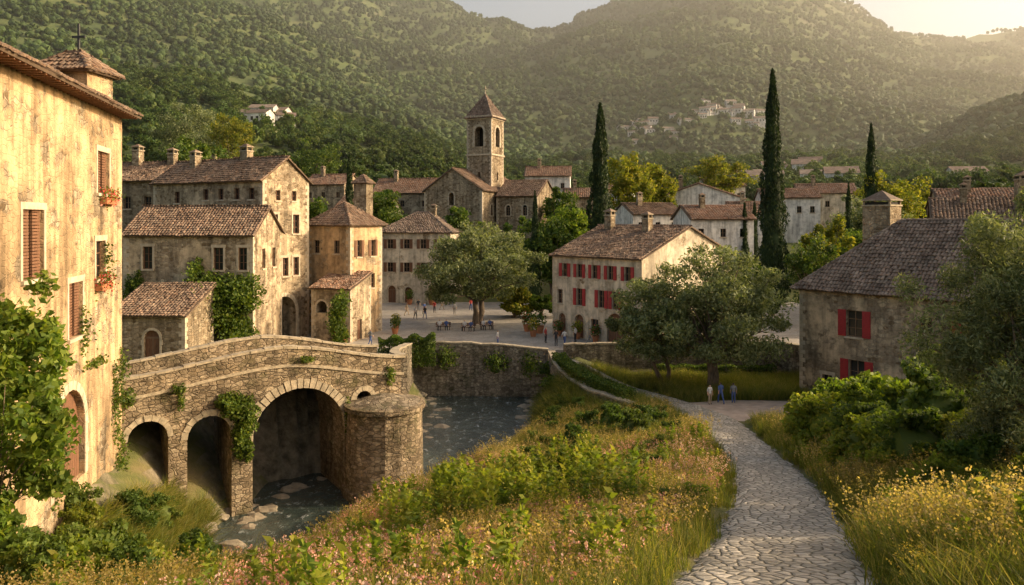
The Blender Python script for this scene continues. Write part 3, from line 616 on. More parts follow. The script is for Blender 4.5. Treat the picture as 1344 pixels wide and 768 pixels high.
# ------------------------------------------------------------------ retaining walls
def rwall(name,pts,th=.6,mat_='retain',step=1.0,cop=True,jz=.06):
    e=empty(name,pts[0][:3]); P=[]
    for i in range(len(pts)-1):
        a,b_=np.array(pts[i],float),np.array(pts[i+1],float); n=max(1,int(np.hypot(*(b_-a)[:2])/step))
        for j in range(n): P.append(a+(b_-a)*j/n)
    P.append(np.array(pts[-1],float)); mb=MB(); mc=MB(); L=[];R=[]
    for i,p in enumerate(P):
        t=P[min(i+1,len(P)-1)][:2]-P[max(i-1,0)][:2]; t/=np.linalg.norm(t); n=np.array((-t[1],t[0]))
        L.append(p[:2]+n*th); R.append(p[:2])
    Z=[p[2]+random.uniform(-jz,jz) for p in P]
    for i in range(len(P)-1):
        z0,z1=Z[i],Z[i+1]; b0,b1=P[i][3],P[i+1][3]
        mb.poly([(*R[i],b0),(*R[i+1],b1),(*R[i+1],z1),(*R[i],z0)]); mb.poly([(*L[i],b0),(*L[i+1],b1),(*L[i+1],z1),(*L[i],z0)])
        mb.poly([(*R[i],z0),(*R[i+1],z1),(*L[i+1],z1),(*L[i],z0)])
        if i==0: mb.poly([(*R[0],b0),(*L[0],b0),(*L[0],z0),(*R[0],z0)])
        if i==len(P)-2: mb.poly([(*R[-1],b1),(*L[-1],b1),(*L[-1],z1),(*R[-1],z1)])
        if cop:
            def f(x,y,z,i=i): 
                q=R[i]*(1-x)+R[i+1]*x; o=L[i]*(1-x)+L[i+1]*x; w=q+(o-q)*y; return (w[0],w[1],Z[i]*(1-x)+Z[i+1]*x+z)
            mc.box(f,.015,.985,-.1,1.1,.003,.13+random.uniform(0,.03))
    mb.build('masonry',[M[mat_]],e); mc.build('coping',[M['trimd']],e)
rwall('river_retaining_wall',[(-12,76.2,-12.3,-19),(-6,76.2,-12.25,-19),(0,75.9,-12.5,-19),(3.6,75.6,-12.9,-18)])
rwall('terrace_wall',[(3.6,75.3,-13.0,-18),(3.9,71,-13.3,-18),(4.9,67,-13.9,-18),(6.4,64,-14.3,-17.5),(9.4,60.5,-14.6,-17)],.6)
rwall('plaza_boundary_wall',[(5.2,76.6,-12.5,-16),(14,76.9,-12.35,-16.5),(27,76.4,-12.3,-16.5),(29.5,71.5,-12.2,-16.5)],.55)
rwall('lane_retaining_wall',[(-7.0,50.9,-9.1,-19.5),(-8.5,57,-9.9,-19.5),(-9.8,66,-11.2,-19.5),(-9.7,76.3,-12.2,-19.5)],.6)
# ------------------------------------------------------------------ foliage
def leaves(P,size,aspect=.45,up=0.0,dirs=None,fold=0):
    n=len(P); t=rng.normal(size=(n,3)); 
    if dirs is not None: t=t*.5+dirs
    t[:,2]+=up; t/=np.linalg.norm(t,axis=1)[:,None]
    r=rng.normal(size=(n,3)); b=np.cross(t,r); b/=np.linalg.norm(b,axis=1)[:,None]
    s=(size*rng.uniform(.6,1.4,n))[:,None]
    V=np.stack([P-t*s*.5,P+b*s*aspect*.5,P+t*s*.5,P-b*s*aspect*.5],1).reshape(-1,3)
    return V,np.arange(4*n).reshape(-1,4)
def ball(n,p=.5):
    v=rng.normal(size=(n,3)); v/=np.linalg.norm(v,axis=1)[:,None]; return v*(rng.uniform(0,1,n)**p)[:,None]
def crown(c,r,K,nper,cl=.25,low=-.5):
    c=np.array(c,float); r=np.array(r,float); q=ball(K*3,.38); q=q[q[:,2]>low][:K]
    q*=(1+.18*rng.normal(size=(len(q),1))*.6)
    cc=c+q*r; out=[]
    for x in cc:
        rad=r*cl*rng.uniform(.6,1.35); out.append(x+ball(int(nper*rng.uniform(.6,1.4)),.6)*rad*np.array([1,1,.8]))
    return np.concatenate(out),cc
def tree(name,base,c,r,K=55,nper=170,leaf=.28,mat_='olive',tr=.35,aspect=.4,cl=.25,low=-.5,stems=1,nb=16,up=0):
    e=empty(name,base); P,cc=crown(c,r,K,nper,cl,low); V,F=leaves(P,leaf,aspect,up)
    mesh_np('crown',V,F,[M[mat_]],e)
    mb=MB(); b=Vector(base); C=Vector(c)
    for s in range(stems):
        off=Vector((random.uniform(-.4,.4),random.uniform(-.3,.3),0))*(stems>1)*1.5
        fork=b.lerp(C,.42)+Vector((random.uniform(-.5,.5),random.uniform(-.3,.3),0))*r[0]*.12+off*1.4
        mb.tube([b+off*.6-Vector((0,0,.4)),b+off*.7+Vector((0,0,.3)),b.lerp(fork,.5)+off*.6+Vector((.12,0,0)),fork],[tr*1.5,tr*1.1,tr*.85,tr*.75],8)
        idx=rng.choice(len(cc),min(nb,len(cc)),replace=False)
        for i in idx:
            t=Vector(cc[i]); m1=fork.lerp(t,.45)+Vector((random.uniform(-.3,.3),random.uniform(-.3,.3),r[2]*.1))
            mb.tube([fork-Vector((0,0,.1)),m1,t],[tr*.5,tr*.25,tr*.06],5)
    mb.build('trunk_and_limbs',[M['bark']],e,True); return e
def cypress(name,x,y,z0,z1,R,n=7000,leaf=.5):
    e=empty(name,(x,y,z0)); h=z1-z0
    t=rng.uniform(0,1,n)**1.1; prof=np.clip((t/.12),0,1)**.5*(1-t)**.62*(1+.14*np.sin(t*41+x)+.1*np.sin(t*17))
    th=rng.uniform(0,2*math.pi,n); rr=R*prof*(.72+.3*rng.uniform(0,1,n)**.5)*(1+.13*np.sin(th*3+t*9)+.08*np.sin(th*7+t*30))
    P=np.stack([x+rr*np.cos(th),y+rr*np.sin(th),z0+.4+t*h],1)
    V,F=leaves(P,leaf,.3,2.2); mesh_np('foliage',V,F,[M['cyp']],e)
    mb=MB(); zz=np.linspace(0,1,14); pr=np.clip(zz/.12,.2,1)**.5*(1-zz)**.62*R*.72
    mb.tube([(x,y,z0+.3+q*h*.97) for q in zz],[max(.03,p) for p in pr],12); mb.build('inner_foliage',[M['cyp']],e,True)
    mb=MB(); mb.tube([(x,y,z0-.5),(x,y,z0+1.2)],[R*.16,R*.13],8); mb.build('trunk',[M['bark']],e)
tree('olive_tree',(17.9,68,-15.2),(17.9,68,-8.4),(6.8,5.5,5.3),120,330,.36,'olive',.36,.36,.22,-.66,3,20)
tree('olive_tree',(14.2,70.5,-15.1),(12.9,70.5,-9.2),(3.9,3.6,3.6),55,270,.34,'olive',.22,.36,.25,-.65,2,12)
tree('olive_tree',(-4.6,97,-13.05),(-4.3,97,-5.9),(6.8,6,5.4),120,310,.42,'olive',.42,.38,.22,-.65,2,20)
cypress('cypress_tree',13.3,115,-13,17.3,2.4,10000,.55)
cypress('cypress_tree',35.9,105,-13,20.5,2.2,12000,.5)
cypress('cypress_tree',-23.5,110,-13,9.2,1.1,4000,.45)
cypress('cypress_tree',3.5,116,-13,4.2,.9,3000,.4)
cypress('cypress_tree',36,118,-13,2.4,1.0,3000,.4)
cypress('cypress_tree',38.5,121,-12,2.6,1.0,3000,.4)
cypress('cypress_tree',66,140,-8,17.5,1.7,5000,.5)
cypress('cypress_tree',53,120,-13,5.6,.9,3000,.4)
cypress('cypress_tree',65,110,-13,5.2,.9,3000,.4)
for (x,y,zc,rx,rz,mt,K) in [(20.5,135,4.5,4.8,7,'yleaf',60),(28,150,6,4,5,'yleaf',40),(46,170,9.5,6.5,4,'yleaf',50),(38,96,-6.5,3.2,4.5,'leaf',40),(43,104,-4.5,3,5,'yleaf',40),
    (-9,128,-1.5,4.2,3.5,'leaf',45),(6,118,-5.5,4.5,6,'leaf',60),(10,122,-4,4.2,5.5,'bright',45),(1,122,-5,3.6,5,'leaf',40),(9,142,1,4,4.5,'leaf',45),(-30,118,-2,4,5,'leaf',40),(-55,135,8,6,6,'bright',50),
    (0.2,103,-11,2.6,2.0,'yleaf',34),(4,104,-11.3,1.8,1.5,'leaf',24),(-84,200,23,9,8,'olive',70),(-70,190,20,6,6,'yleaf',50),(-48,185,14,7,5,'leaf',50),(52,112,-5,5,5,'bright',45),(60,128,0,6,5,'olive',45),(70,140,3,6,6,'yleaf',50),
    (-24,135,1,5,4.5,'leaf',45),(-40,128,2,6,5,'bright',50),(30,98,-8,3,4,'leaf',36),(44,88,-6,4,5,'leaf',45),(-66,110,6,5,6,'yleaf',45),(-50,118,8,5,5,'leaf',40)]:
    zb=Hs(x,y); tree('broadleaf_tree' if rz>2.2 else 'round_shrub',(x,y,zb),(x,y,zc),(rx,rx,rz),K,150,.5 if y>100 else .34,mt,.25,.6,.28,-.7,1,8)
tree('olive_tree',(17.4,24.8,-8.1),(17.7,25.3,-4.1),(3.6,3.0,4.7),200,600,.18,'olive',.2,.26,.21,-.97,3,30,.3)
tree('young_leafy_tree',(-15.3,22,-12),(-15.2,22,-5.4),(2.6,2,3.4),105,150,.24,'bright',.08,.55,.2,-.97,1,26)
def ivy(name,mp,blobs,n,leaf=.22,mat_='ivy',thick=.45,parent=None):
    P=[]
    tot=sum(b[2]*b[3] for b in blobs)
    for a,h,ra,rh in blobs:
        k=int(n*ra*rh/tot); q=ball(k,.55); dd=np.abs(rng.normal(size=k))*thick*np.sqrt(np.clip(1-q[:,0]**2-q[:,1]**2,0,1))
        for i in range(k):
            P.append(mp(a+q[i,0]*ra*(1+.2*math.sin(q[i,1]*9)),-.03-dd[i],h+q[i,1]*rh))
    V,F=leaves(np.array(P),leaf,.75); mesh_np(name,V,F,[M[mat_]],parent)
fB1=frame((-38,74.5),(1,-.03),-13)
ivy('climbing_ivy',fB1,[(7.4,4,1.9,4),(8.8,5.8,1.7,2.6),(10.6,4.8,2.1,3.3),(12.4,6,1.7,2),(11.8,2,1.7,1.8),(6.6,1.4,1.3,1.6),(7.6,8,.5,1.6)],17000,.27,thick=1.4)
ivy('climbing_ivy',fB1,[(.8,5.5,.8,2.4),(2.2,4.6,1.2,.8),(1.6,7,.5,1.4)],1600,.25,thick=.5)
ivy('climbing_ivy',fb,[(5.9,-10.9,.9,.9),(6.6,-11.6,.75,1.4),(6.2,-12.7,.5,1.6),(5.4,-10.6,.6,.5),(6.7,-13.6,.3,.9)],4800,.16,thick=.45)
ivy('climbing_ivy',fb,[(2.9,-9.6,.5,.35),(3.0,-10.3,.25,.7),(10.2,-8.6,.6,.25),(15.8,-10.2,.4,.7),(.3,-9.8,.5,.6),(12.9,-12.6,.25,1.4)],1300,.14,thick=.25)
ivy('wall_vine',frame((-22.6,80.5),(.9,-.3),-13),[(5,3,1.0,2.6),(5.6,4.6,.8,1.5),(5.4,1,.9,1.2)],2600,.25,thick=.8)
ivy('climbing_ivy',lambda a,d,h:frA(Wd-d,a,h),[(27.5,6,.6,2.4),(28.6,7.5,.4,1.4),(28.3,2,.8,2.5),(24,8.6,1.6,.3),(22.4,10.4,.3,1.4),(26,13.5,.25,1.2),(19,6,.9,3),(17.5,8.5,1.4,1.2)],4200,.14,thick=.25)
ivy('wall_vine',frame((3.6,75.4),(0.05,-1),0),[(1,-14.5,1,.8),(5,-15,1.4,.8)],900,.2,thick=.6)
ivy('wall_vine',frame((-12,76.1),(1,0),0),[(5.5,-13.6,1.2,1.3),(10.5,-14,1.5,1.2),(13.8,-14.2,1.2,1.6)],2200,.2,thick=.7)
for t,h in ((.25,12.3),(.20,16.6)):
    a=t2a(t); e=empty('window_flower_box',frA(Wd+.2,a,h)); mb=MB(); mb.box(frA,Wd+.02,Wd+.35,a-.9,a+.9,h-.25,h+.05); mb.build('trough',[M['pot']],e)
    P=np.array([frA(Wd+.15+rng.normal()*.2,a+rng.uniform(-1,1),h+.12+rng.normal()*.24) for _ in range(520)]); V,F=leaves(P[:320],.14,.6); mesh_np('leaves',V,F,[M['ivy']],e)
    V,F=leaves(P[320:]+np.array([.05,0,.02]),.11,.9); mesh_np('blooms',V,F,[M['redfl']],e)
def hedge(name,pts,w,h,n,leaf=.16,mat_='leaf'):
    P=[]; seg=[np.array(p,float) for p in pts]
    for i in range(n):
        k=rng.integers(0,len(seg)-1); t=rng.uniform(); p=seg[k]*(1-t)+seg[k+1]*t; d=seg[k+1]-seg[k]; d=d/np.linalg.norm(d)
        u=rng.uniform(-1,1); v=rng.uniform(0,1)
        if rng.uniform()<.6:
            if rng.uniform()<.5: u=math.copysign(1-abs(rng.normal()*.08),u)
            else: v=1-abs(rng.normal()*.06)
        s=1+.08*math.sin(p[0]*3+p[1]*2)
        P.append((p[0]-d[1]*u*w/2*s,p[1]+d[0]*u*w/2*s,p[2]+v*h*s))
    V,F=leaves(np.array(P),leaf,.6); mesh_np(name,V,F,[M[mat_]])
hedge('clipped_hedge',[(-13,74.2,-14.4),(-7.6,75.2,-14.2)],1.7,2.9,9000,.2)
hedge('clipped_hedge',[(4.4,72.3,-13.6),(5.2,69,-14),(6.4,66,-14.4),(9.6,61.8,-14.9)],1.3,1.1,9000,.17)
hedge('clipped_hedge',[(14,75.6,-15.3),(26,75.2,-15.3)],1.2,1.0,5000,.2)
def instancer(name,P,S,child,tilt=False):
    n=len(P); th=rng.uniform(0,2*math.pi,n); V=[]
    for k in range(4):
        a=th+math.pi/4+k*math.pi/2; X=P[:,0]+S*.7071*np.cos(a); Y=P[:,1]+S*.7071*np.sin(a)
        V.append(np.stack([X,Y,H(X,Y)-.03 if tilt else P[:,2]],1))
    V=np.stack(V,1).reshape(-1,3); ob=mesh_np(name,V,np.arange(4*n).reshape(-1,4),[])
    ob.instance_type='FACES'; ob.use_instance_faces_scale=True; ob.show_instancer_for_render=False; ob.show_instancer_for_viewport=False
    child.parent=ob; return ob
def crown_proto(name,K,nper,leaf,mt,core=.36,low=-.6,zr=.42,asp=.7,cl=.3,trunk=True):
    P,cc=crown((0,0,.5),(.42,.42,zr),K,nper,cl,low); V,F=leaves(P,leaf,asp)
    o=mesh_np(name,V,F,[M[mt]])
    if core:
        bpy.ops.mesh.primitive_ico_sphere_add(subdivisions=2,radius=core,location=(0,0,.48)); s=bpy.context.object
        for v in s.data.vertices: v.co*=1+.25*noise.noise(v.co*5)
        vs=[tuple(v.co+Vector((0,0,.48))) for v in s.data.vertices]; fs=[tuple(p.vertices) for p in s.data.polygons]
        bpy.data.objects.remove(s)
        me=bpy.data.meshes.new(name); Vl=V.tolist(); k=len(Vl)
        me.from_pydata(Vl+vs,[],F.tolist()+[tuple(i+k for i in f) for f in fs]); me.materials.append(M[mt]); o.data=me
    return o
def sector(n,y0,y1,bmin=-.8,bmax=.8):
    y=np.sqrt(rng.uniform(y0*y0,y1*y1,n)); b=rng.uniform(bmin,bmax,n); return b*y,y
def clear(x,y,rad=9):
    ok=np.ones(len(x),bool)
    for hx,hy in HB+[(-6,150),(-6,158),(0,150),(-15,160),(-12,142),(-14,148)]: ok&=np.hypot(x-hx,y-hy)>rad
    return ok
for i in range(3):
    x,y=sector(700,128,430); ok=clear(x,y)&~((y<145)&(x>-25)&(x<20)); 
    ok&=~((np.abs(x-8)<14)&(y<185)); ok&=~((x>14)&(x<75)&(y<178)&(rng.uniform(size=len(x))<.6)); x,y=x[ok],y[ok]; z=Hn(x,y)-1
    instancer('village_woodland',np.stack([x,y,z],1),rng.uniform(4.5,9.5,len(x)),crown_proto('woodland_tree',38,60,.085,'forest',.3))
for i,(n,y0,y1,s0,s1) in enumerate([(5500,380,900,5,9.5),(5500,380,900,4.5,8),(10500,880,1650,6,10),(10500,880,1650,5,9)]):
    x,y=sector(n,y0,y1,-.72,.72)
    if i>1:
        nn=nz(x,y,.006,4); ok=(nn>-.6); x,y=x[ok],y[ok]
    z=Hn(x,y)-1.2
    instancer('hillside_forest',np.stack([x,y,z],1),rng.uniform(s0,s1,len(x)),crown_proto('hill_tree',12,12,.24,'forest',.36))
ev=empty('distant_hillside_village',(150,680,60)); mw=MB(); mr=MB()
def tiny(x,y,s,yaw):
    z=float(Hn(np.array([x]),np.array([y]))[0]); f=frame((x,y),(math.cos(yaw),math.sin(yaw)),z-4); L=s*random.uniform(1,1.6); h=4+s*.7
    mw.box(f,0,L,0,s,0,h); a,b_,c,d=f(-.4,-.4,h),f(L+.4,-.4,h),f(L+.4,s/2,h+s*.28),f(-.4,s/2,h+s*.28)
    e_,f_=f(L+.4,s+.4,h),f(-.4,s+.4,h); mr.poly([a,b_,c,d]);mr.poly([d,c,e_,f_]); mw.poly([f(0,0,h),f(0,s,h),f(0,s/2,h+s*.26)]);mw.poly([f(L,0,h),f(L,s,h),f(L,s/2,h+s*.26)])
    for k in range(3): mw.box(f,L*(.2+.28*k),L*(.2+.28*k)+1,-.05,-.001,h-2.6,h-1.2,1)
for i in range(46): 
    b=random.uniform(.14,.33); y=random.gauss(640,8)+b*60; tiny(b*y,y,random.uniform(5,8),random.uniform(-.5,.5))
for i in range(7): tiny(random.uniform(-105,-92),random.uniform(270,300),random.uniform(5,7),random.uniform(-.4,.4))
for i in range(10): tiny(random.uniform(75,150),random.uniform(240,330),random.uniform(6,9),random.uniform(-.4,.4))
mw.build('houses',[M['white'],M['dark']],ev); mr.build('roofs',[M['tileg']],ev)
bushes=[crown_proto('shrub',44,190,.05,'bush',.25,-.8,cl=.26),crown_proto('shrub_b',36,170,.055,'weed',.2,-.8,cl=.26)]
def place(pts): 
    a=np.array(pts,float); return np.stack([a[:,0],a[:,1],H(a[:,0],a[:,1])-.22*a[:,2]],1),a[:,2]
L1=[(-17.5,31,4.6),(-16.5,28,5),(-14,27,4.8),(-12,25.5,4),(-15,24,4),(-17,34,3.6),(-18.5,37,3),(-12.5,29,3.6),(-10,24,2.6),(15.8,30,4.4),(18.6,33,6.5),(21,30,5),(17.2,37,4.4),(22,38,6.5),(25,44,6),(15.5,25,3),
    (12.9,21,1.8),(14,20,2.4),(14.8,18,3),(3,58,2.2),(5.5,54,2.8),(8,50,3.2),(9.5,53,2.8),(7,53,3.4),(3,55,1.8),(3.4,60,2),(3.2,66,1.8),(3.0,71,2.2),(1.5,52,1.8),(4,49,2.6),(7.5,57,2.4),(11,56,1.8),(20,50,2.6),(24,52,3),(28,53,4),(31,50,5),(27,47,4.5),
    (-7.9,52.8,1.2),(-16,40,1.6),(-18.5,41,1.6),(-18,39,2),(5.5,62,1.8),(-19.6,34,2.6),(-14,31,3),(-11,29,2.6),(-17,25,4.4),(-18,28,4),(-10.5,21,2.6),(-12.5,20,3),(-9,26.5,1.8),(-8,23,1.6)]
for i in range(60):
    y=random.uniform(18,58); x=random.uniform(-10,np.interp(y,PXY,PX)-2.9); 
    if rivd(np.array([x]),np.array([y]))[0]>2: L1.append((x,y,random.uniform(.7,2.0)))
for i in range(26):
    y=random.uniform(50,74); x=np.interp(y,[r[1] for r in RIV],[r[0] for r in RIV])+np.interp(y,[r[1] for r in RIV],[r[2] for r in RIV])+random.uniform(.6,2.6); L1.append((x,y,random.uniform(.7,1.7)))
P,S=place(L1); instancer('green_shrubs',P,S,bushes[0])
L2=[(15.8,34,4.2),(17,41,5),(19.8,44,5.4),(-13,23,3.4),(-15.5,26,3.8),(24,34,5.6),(18,29,3.4),(10.4,46,1.6),(-19,33,2.6),(14.2,24.5,2.2),(-11,27,2.2),(6,52,1.8),(20,40,5.6),(-11,22,2.6),(15,30,2.4),(21.5,47,4.8),(18,44.5,4),(24,41,5)]
for i in range(80):
    y=random.uniform(17,56); x=random.uniform(-10,np.interp(y,PXY,PX)-2.7); 
    if rivd(np.array([x]),np.array([y]))[0]>2: L2.append((x,y,random.uniform(.6,1.8)))
P,S=place(L2); instancer('yellow_green_shrubs',P,S,bushes[1])
def blades(n,rad,h0,h1,wd,lean=.35,sq=False):
    V=[];F=[]
    for i in range(n):
        a=rng.uniform(0,6.28); r=rad*math.sqrt(rng.uniform()); b=Vector((r*math.cos(a),r*math.sin(a),0)) if not sq else Vector((rng.uniform(-rad,rad),rng.uniform(-rad,rad),0)); h=rng.uniform(h0,h1)
        ln=Vector((rng.normal()*lean,rng.normal()*lean,0))*h; s=Vector((math.cos(a*3),math.sin(a*3),0))*wd
        k=len(V); m=b+ln*.35+Vector((0,0,h*.6)); t=b+ln+Vector((0,0,h*.95)); t2=t+s*.15
        V+=[b-s,b+s,m+s*.8,m-s*.8,t2,t-s*.15]; F+=[(k,k+1,k+2,k+3),(k+3,k+2,k+4,k+5)]
    return V,F
def tov(V): return np.array([tuple(v) for v in V])
def flowers(nm,n,per,h0,h1,mg,mf,sz,sp,rad=.32,base=0):
    V,F=blades(n,rad,h0,h1,.006,.25); tops=[V[i*6+4] for i in range(n)]
    if base:
        Vb,Fb=blades(base,rad*1.1,.2,.75,.009,.4); k=len(V); V+=Vb; F+=[tuple(i+k for i in f) for f in Fb]
    P=np.concatenate([np.array(t)+rng.normal(size=(per,3))*sp for t in tops]); V2,F2=leaves(P,sz,.8)
    k=len(V); return mesh_np(nm,np.concatenate([tov(V),V2]),np.array(F+(F2+k).tolist()),[M[mg],M[mf]],mi=np.array([0]*len(F)+[1]*len(F2)))
V,F=blades(60,.35,.15,.6,.009); edge_tuft=mesh_np('grass_tuft',tov(V),np.array(F),[M['grass']])
pgreen=[]
for j in range(3):
    V,F=blades(430,.62,.25,.8+.15*j,.009,.38,True); pgreen.append(mesh_np('grass_sward',tov(V),np.array(F),[M['grass']]))
seedp=flowers('seedhead_sward',110,7,.6,1.2,'grass','gold',.05,[.02,.02,.09],.8)
flower=flowers('wildflower_sward',80,7,.5,1.1,'grass','pink',.05,[.03,.03,.05],.75)
flowery=flowers('yellow_flower_sward',60,6,.45,1.0,'weed','yel',.045,[.03,.03,.04],.75,60)
V,F=blades(4,.12,1.0,1.5,.015,.08); P=[];D=[]
for i in range(4):
    b=V[i*6];t=V[i*6+4]
    for j in range(34):
        q=b.lerp(t,.12+.88*j/34); a=j*2.4; d=Vector((math.cos(a),math.sin(a),.5)); P.append(q+d*.1*(1.15-j/34)); D.append(d*2)
V2,F2=leaves(tov(P),.2,.35,0,tov(D))
tall=mesh_np('tall_weed',np.concatenate([tov(V),V2]),np.array(F+(F2+len(V)).tolist()),[M['weed']])
def scat(n,y0,y1,x0,x1,cond,pw=1.0,marg=.02,grid=0):
    if grid:
        gx,gy=np.meshgrid(np.arange(x0,x1,grid),np.arange(y0,y1,grid)); x=gx.ravel()+rng.uniform(-.25,.25,gx.size)*grid; y=gy.ravel()+rng.uniform(-.25,.25,gx.size)*grid
    else: y=y0+(y1-y0)*rng.uniform(0,1,n)**pw; x=rng.uniform(x0,x1,n)
    px=np.interp(y,PXY,PX); d=np.abs(x-px); z=H(x,y); hw=np.interp(y,PXY[1:],PW)/2
    fc=((x-20)/7.5)**2+((y-59.5)/5)**2<1
    ok=(d>hw+marg)&(z>WATER+.15)&~fc&cond(x,y,px); ok&=~((x<-17.5)&(y>25)&(x<-18.3-(y-27.3)*.218+.3)); ok&=((-.529*(x+21.5)+.847*(y-42))<-.3)|(x>-6.5)
    ok&=(y<74)
    return np.stack([x[ok],y[ok],z[ok]-.03],1)
fr_=lambda x,y,p:(x>-.62*y-3)&(x<.75*y+4)
Pg=scat(0,6,74,-19,30,fr_,grid=1.05,marg=.75); idx=rng.integers(0,3,len(Pg))
for j in range(3):
    Q=Pg[idx==j]; instancer('meadow_grass',Q,rng.uniform(.85,1.25,len(Q)),pgreen[j],True)
P=scat(5200,7,70,-6,22,lambda x,y,p:(np.abs(x-p)<3.3)&fr_(x,y,p),1.2); instancer('path_edge_grass',P,rng.uniform(.5,1.2,len(P)),edge_tuft)
P=scat(0,9,60,-14,26,lambda x,y,p:fr_(x,y,p)&(nz(x+9,y+20,.16,2)>.0),grid=1.5,marg=.8); instancer('seedhead_grass',P,rng.uniform(.8,1.3,len(P)),seedp,True)
P=scat(0,9,48,-13,14,lambda x,y,p:(x<p)&fr_(x,y,p)&(nz(x,y,.2,2)>-.02),grid=1.6,marg=.8); instancer('pink_wildflowers',P,rng.uniform(.8,1.15,len(P)),flower,True)
P=scat(0,9,60,-13,26,lambda x,y,p:fr_(x,y,p)&(nz(x+40,y,.2,2)>.1),grid=1.6,marg=.8); instancer('yellow_wildflowers',P,rng.uniform(.8,1.2,len(P)),flowery,True)
P=scat(520,12,46,-14,24,lambda x,y,p:(nz(x,y+60,.2,2)>-.1),1.0,.5); P2=scat(110,26,38,-4,5,lambda x,y,p:x<p-3); P=np.concatenate([P,P2]); instancer('tall_weeds',P,np.concatenate([rng.uniform(.7,1.5,len(P)-len(P2)),rng.uniform(1.1,2.0,len(P2))]),tall)
mb=MB()
bpy.ops.mesh.primitive_ico_sphere_add(subdivisions=2,radius=1); ico=bpy.context.object; iv=[v.co.copy() for v in ico.data.vertices]; ifc=[tuple(p.vertices) for p in ico.data.polygons]; bpy.data.objects.remove(ico)
for i in range(210):
    y=random.uniform(36,75); k=random.choice((-1,1,1)); cxr=np.interp(y,[q[1] for q in RIV],[q[0] for q in RIV]); wr=np.interp(y,[q[1] for q in RIV],[q[2] for q in RIV])
    x=cxr+k*(wr+random.uniform(-1.6,1.2)); s=random.uniform(.15,.75); z=max(Hs(x,y),WATER-.2)
    sd=random.random()*50; n0=len(mb.v)
    for v in iv:
        q=v*(1+.5*noise.noise(v*1.3+Vector((sd,0,0)))); mb.v.append((x+q.x*s*1.2,y+q.y*s,z+q.z*s*.6))
    for f in ifc: mb.f.append(tuple(n0+j for j in f)); mb.m.append(0)
mb.build('river_rocks',[simple('river_rock',(.25,.21,.15),.85,.4,2,.5)])
# ------------------------------------------------------------------ people
def skel(pose):
    J={'pel':(0,0,.95,.135),'sp':(0,0,1.14,.125),'ch':(0,0,1.34,.15),'nk':(0,0,1.48,.055),'hb':(0,-.01,1.55,.07),'hm':(0,-.02,1.63,.1),'ht':(0,-.01,1.70,.075)}
    for s,n in ((1,'l'),(-1,'r')):
        sw={'stand':0,'walk':.22*s,'sit':0}[pose]
        J.update({'sh'+n:(.18*s,0,1.41,.062),'el'+n:(.24*s,.03+sw*.5,1.15,.046),'wr'+n:(.25*s,-.05+sw*.9,.93,.03),'ha'+n:(.25*s,-.08+sw*1.0,.85,.035),'fi'+n:(.245*s,-.1+sw*1.05,.78,.018),
          'hp'+n:(.09*s,0,.9,.1),'kn'+n:(.1*s,-.03-sw*.9,.5,.066),'an'+n:(.1*s,.03-sw*1.3+(.1 if sw<0 else 0),.09,.042),'to'+n:(.11*s,-.13-sw*1.3+(.1 if sw<0 else 0),.04,.04)})
        if pose=='sit':
            J.update({'el'+n:(.25*s,-.02,1.14,.046),'wr'+n:(.16*s,-.25,1.06,.03),'ha'+n:(.12*s,-.33,1.05,.035),'fi'+n:(.09*s,-.39,1.05,.018),'kn'+n:(.12*s,-.45,.95,.07),'an'+n:(.12*s,-.42,.53,.042),'to'+n:(.12*s,-.58,.48,.04)})
    E=[('pel','sp',1),('sp','ch',1),('ch','nk',1),('nk','hb',0),('hb','hm',0),('hm','ht',0)]
    for n in 'lr': E+=[('ch','sh'+n,1),('sh'+n,'el'+n,1),('el'+n,'wr'+n,0),('wr'+n,'ha'+n,0),('ha'+n,'fi'+n,0),('pel','hp'+n,2),('hp'+n,'kn'+n,2),('kn'+n,'an'+n,2),('an'+n,'to'+n,3)]
    return J,E
BODY={}
for pose in ('stand','walk','sit'):
    J,E=skel(pose); ks=list(J); me=bpy.data.meshes.new('sk'); me.from_pydata([J[k][:3] for k in ks],[(ks.index(a),ks.index(b)) for a,b,_ in E],[])
    ob=bpy.data.objects.new('sk',me); COL.objects.link(ob); ob.modifiers.new('s','SKIN'); ob.modifiers.new('u','SUBSURF').levels=1
    for i,k in enumerate(ks): me.skin_vertices[0].data[i].radius=(J[k][3],J[k][3]*(.8 if k in('pel','sp','ch') else 1))
    me.skin_vertices[0].data[0].use_root=True
    dg=bpy.context.evaluated_depsgraph_get(); nm=bpy.data.meshes.new_from_object(ob.evaluated_get(dg)); bpy.data.objects.remove(ob)
    mi=[]
    for p in nm.polygons:
        c=p.center; best=(9,0)
        for a,b,g in E:
            A=Vector(J[a][:3]);B_=Vector(J[b][:3]); t=max(0,min(1,(c-A).dot(B_-A)/(B_-A).length_squared)); dd=(c-A.lerp(B_,t)).length-.3*J[a][3]
            if dd<best[0]: best=(dd,g)
        g=best[1]
        if g==0 and c.z>1.5 and (c.z>1.66 or c.y>.02): g=4
        mi.append(g)
    nm.materials.clear()
    while len(nm.materials)<5: nm.materials.append(None)
    nm.polygons.foreach_set('material_index',mi); nm.polygons.foreach_set('use_smooth',[True]*len(mi)); BODY[pose]=nm
cm={}
def cmat(c):
    if c not in cm: cm[c]=simple('cloth_%d'%len(cm),c,.85,.15,8)
    return cm[c]
skin=simple('skin',(.5,.3,.2),.6,.1)
def person(x,y,z,yaw,pose,shirt,leg,hair=(.04,.025,.015),s=1.0):
    me=BODY[pose].copy(); 
    for i,mm in enumerate((skin,cmat(shirt),cmat(leg),cmat((.03,.025,.02)),cmat(hair))): me.materials[i]=mm
    o=bpy.data.objects.new('person',me); COL.objects.link(o); o.location=(x,y,z-(.48*s if pose=='sit' else 0)+(0)); o.rotation_euler=(0,0,yaw); o.scale=(s,s,s)
    return o
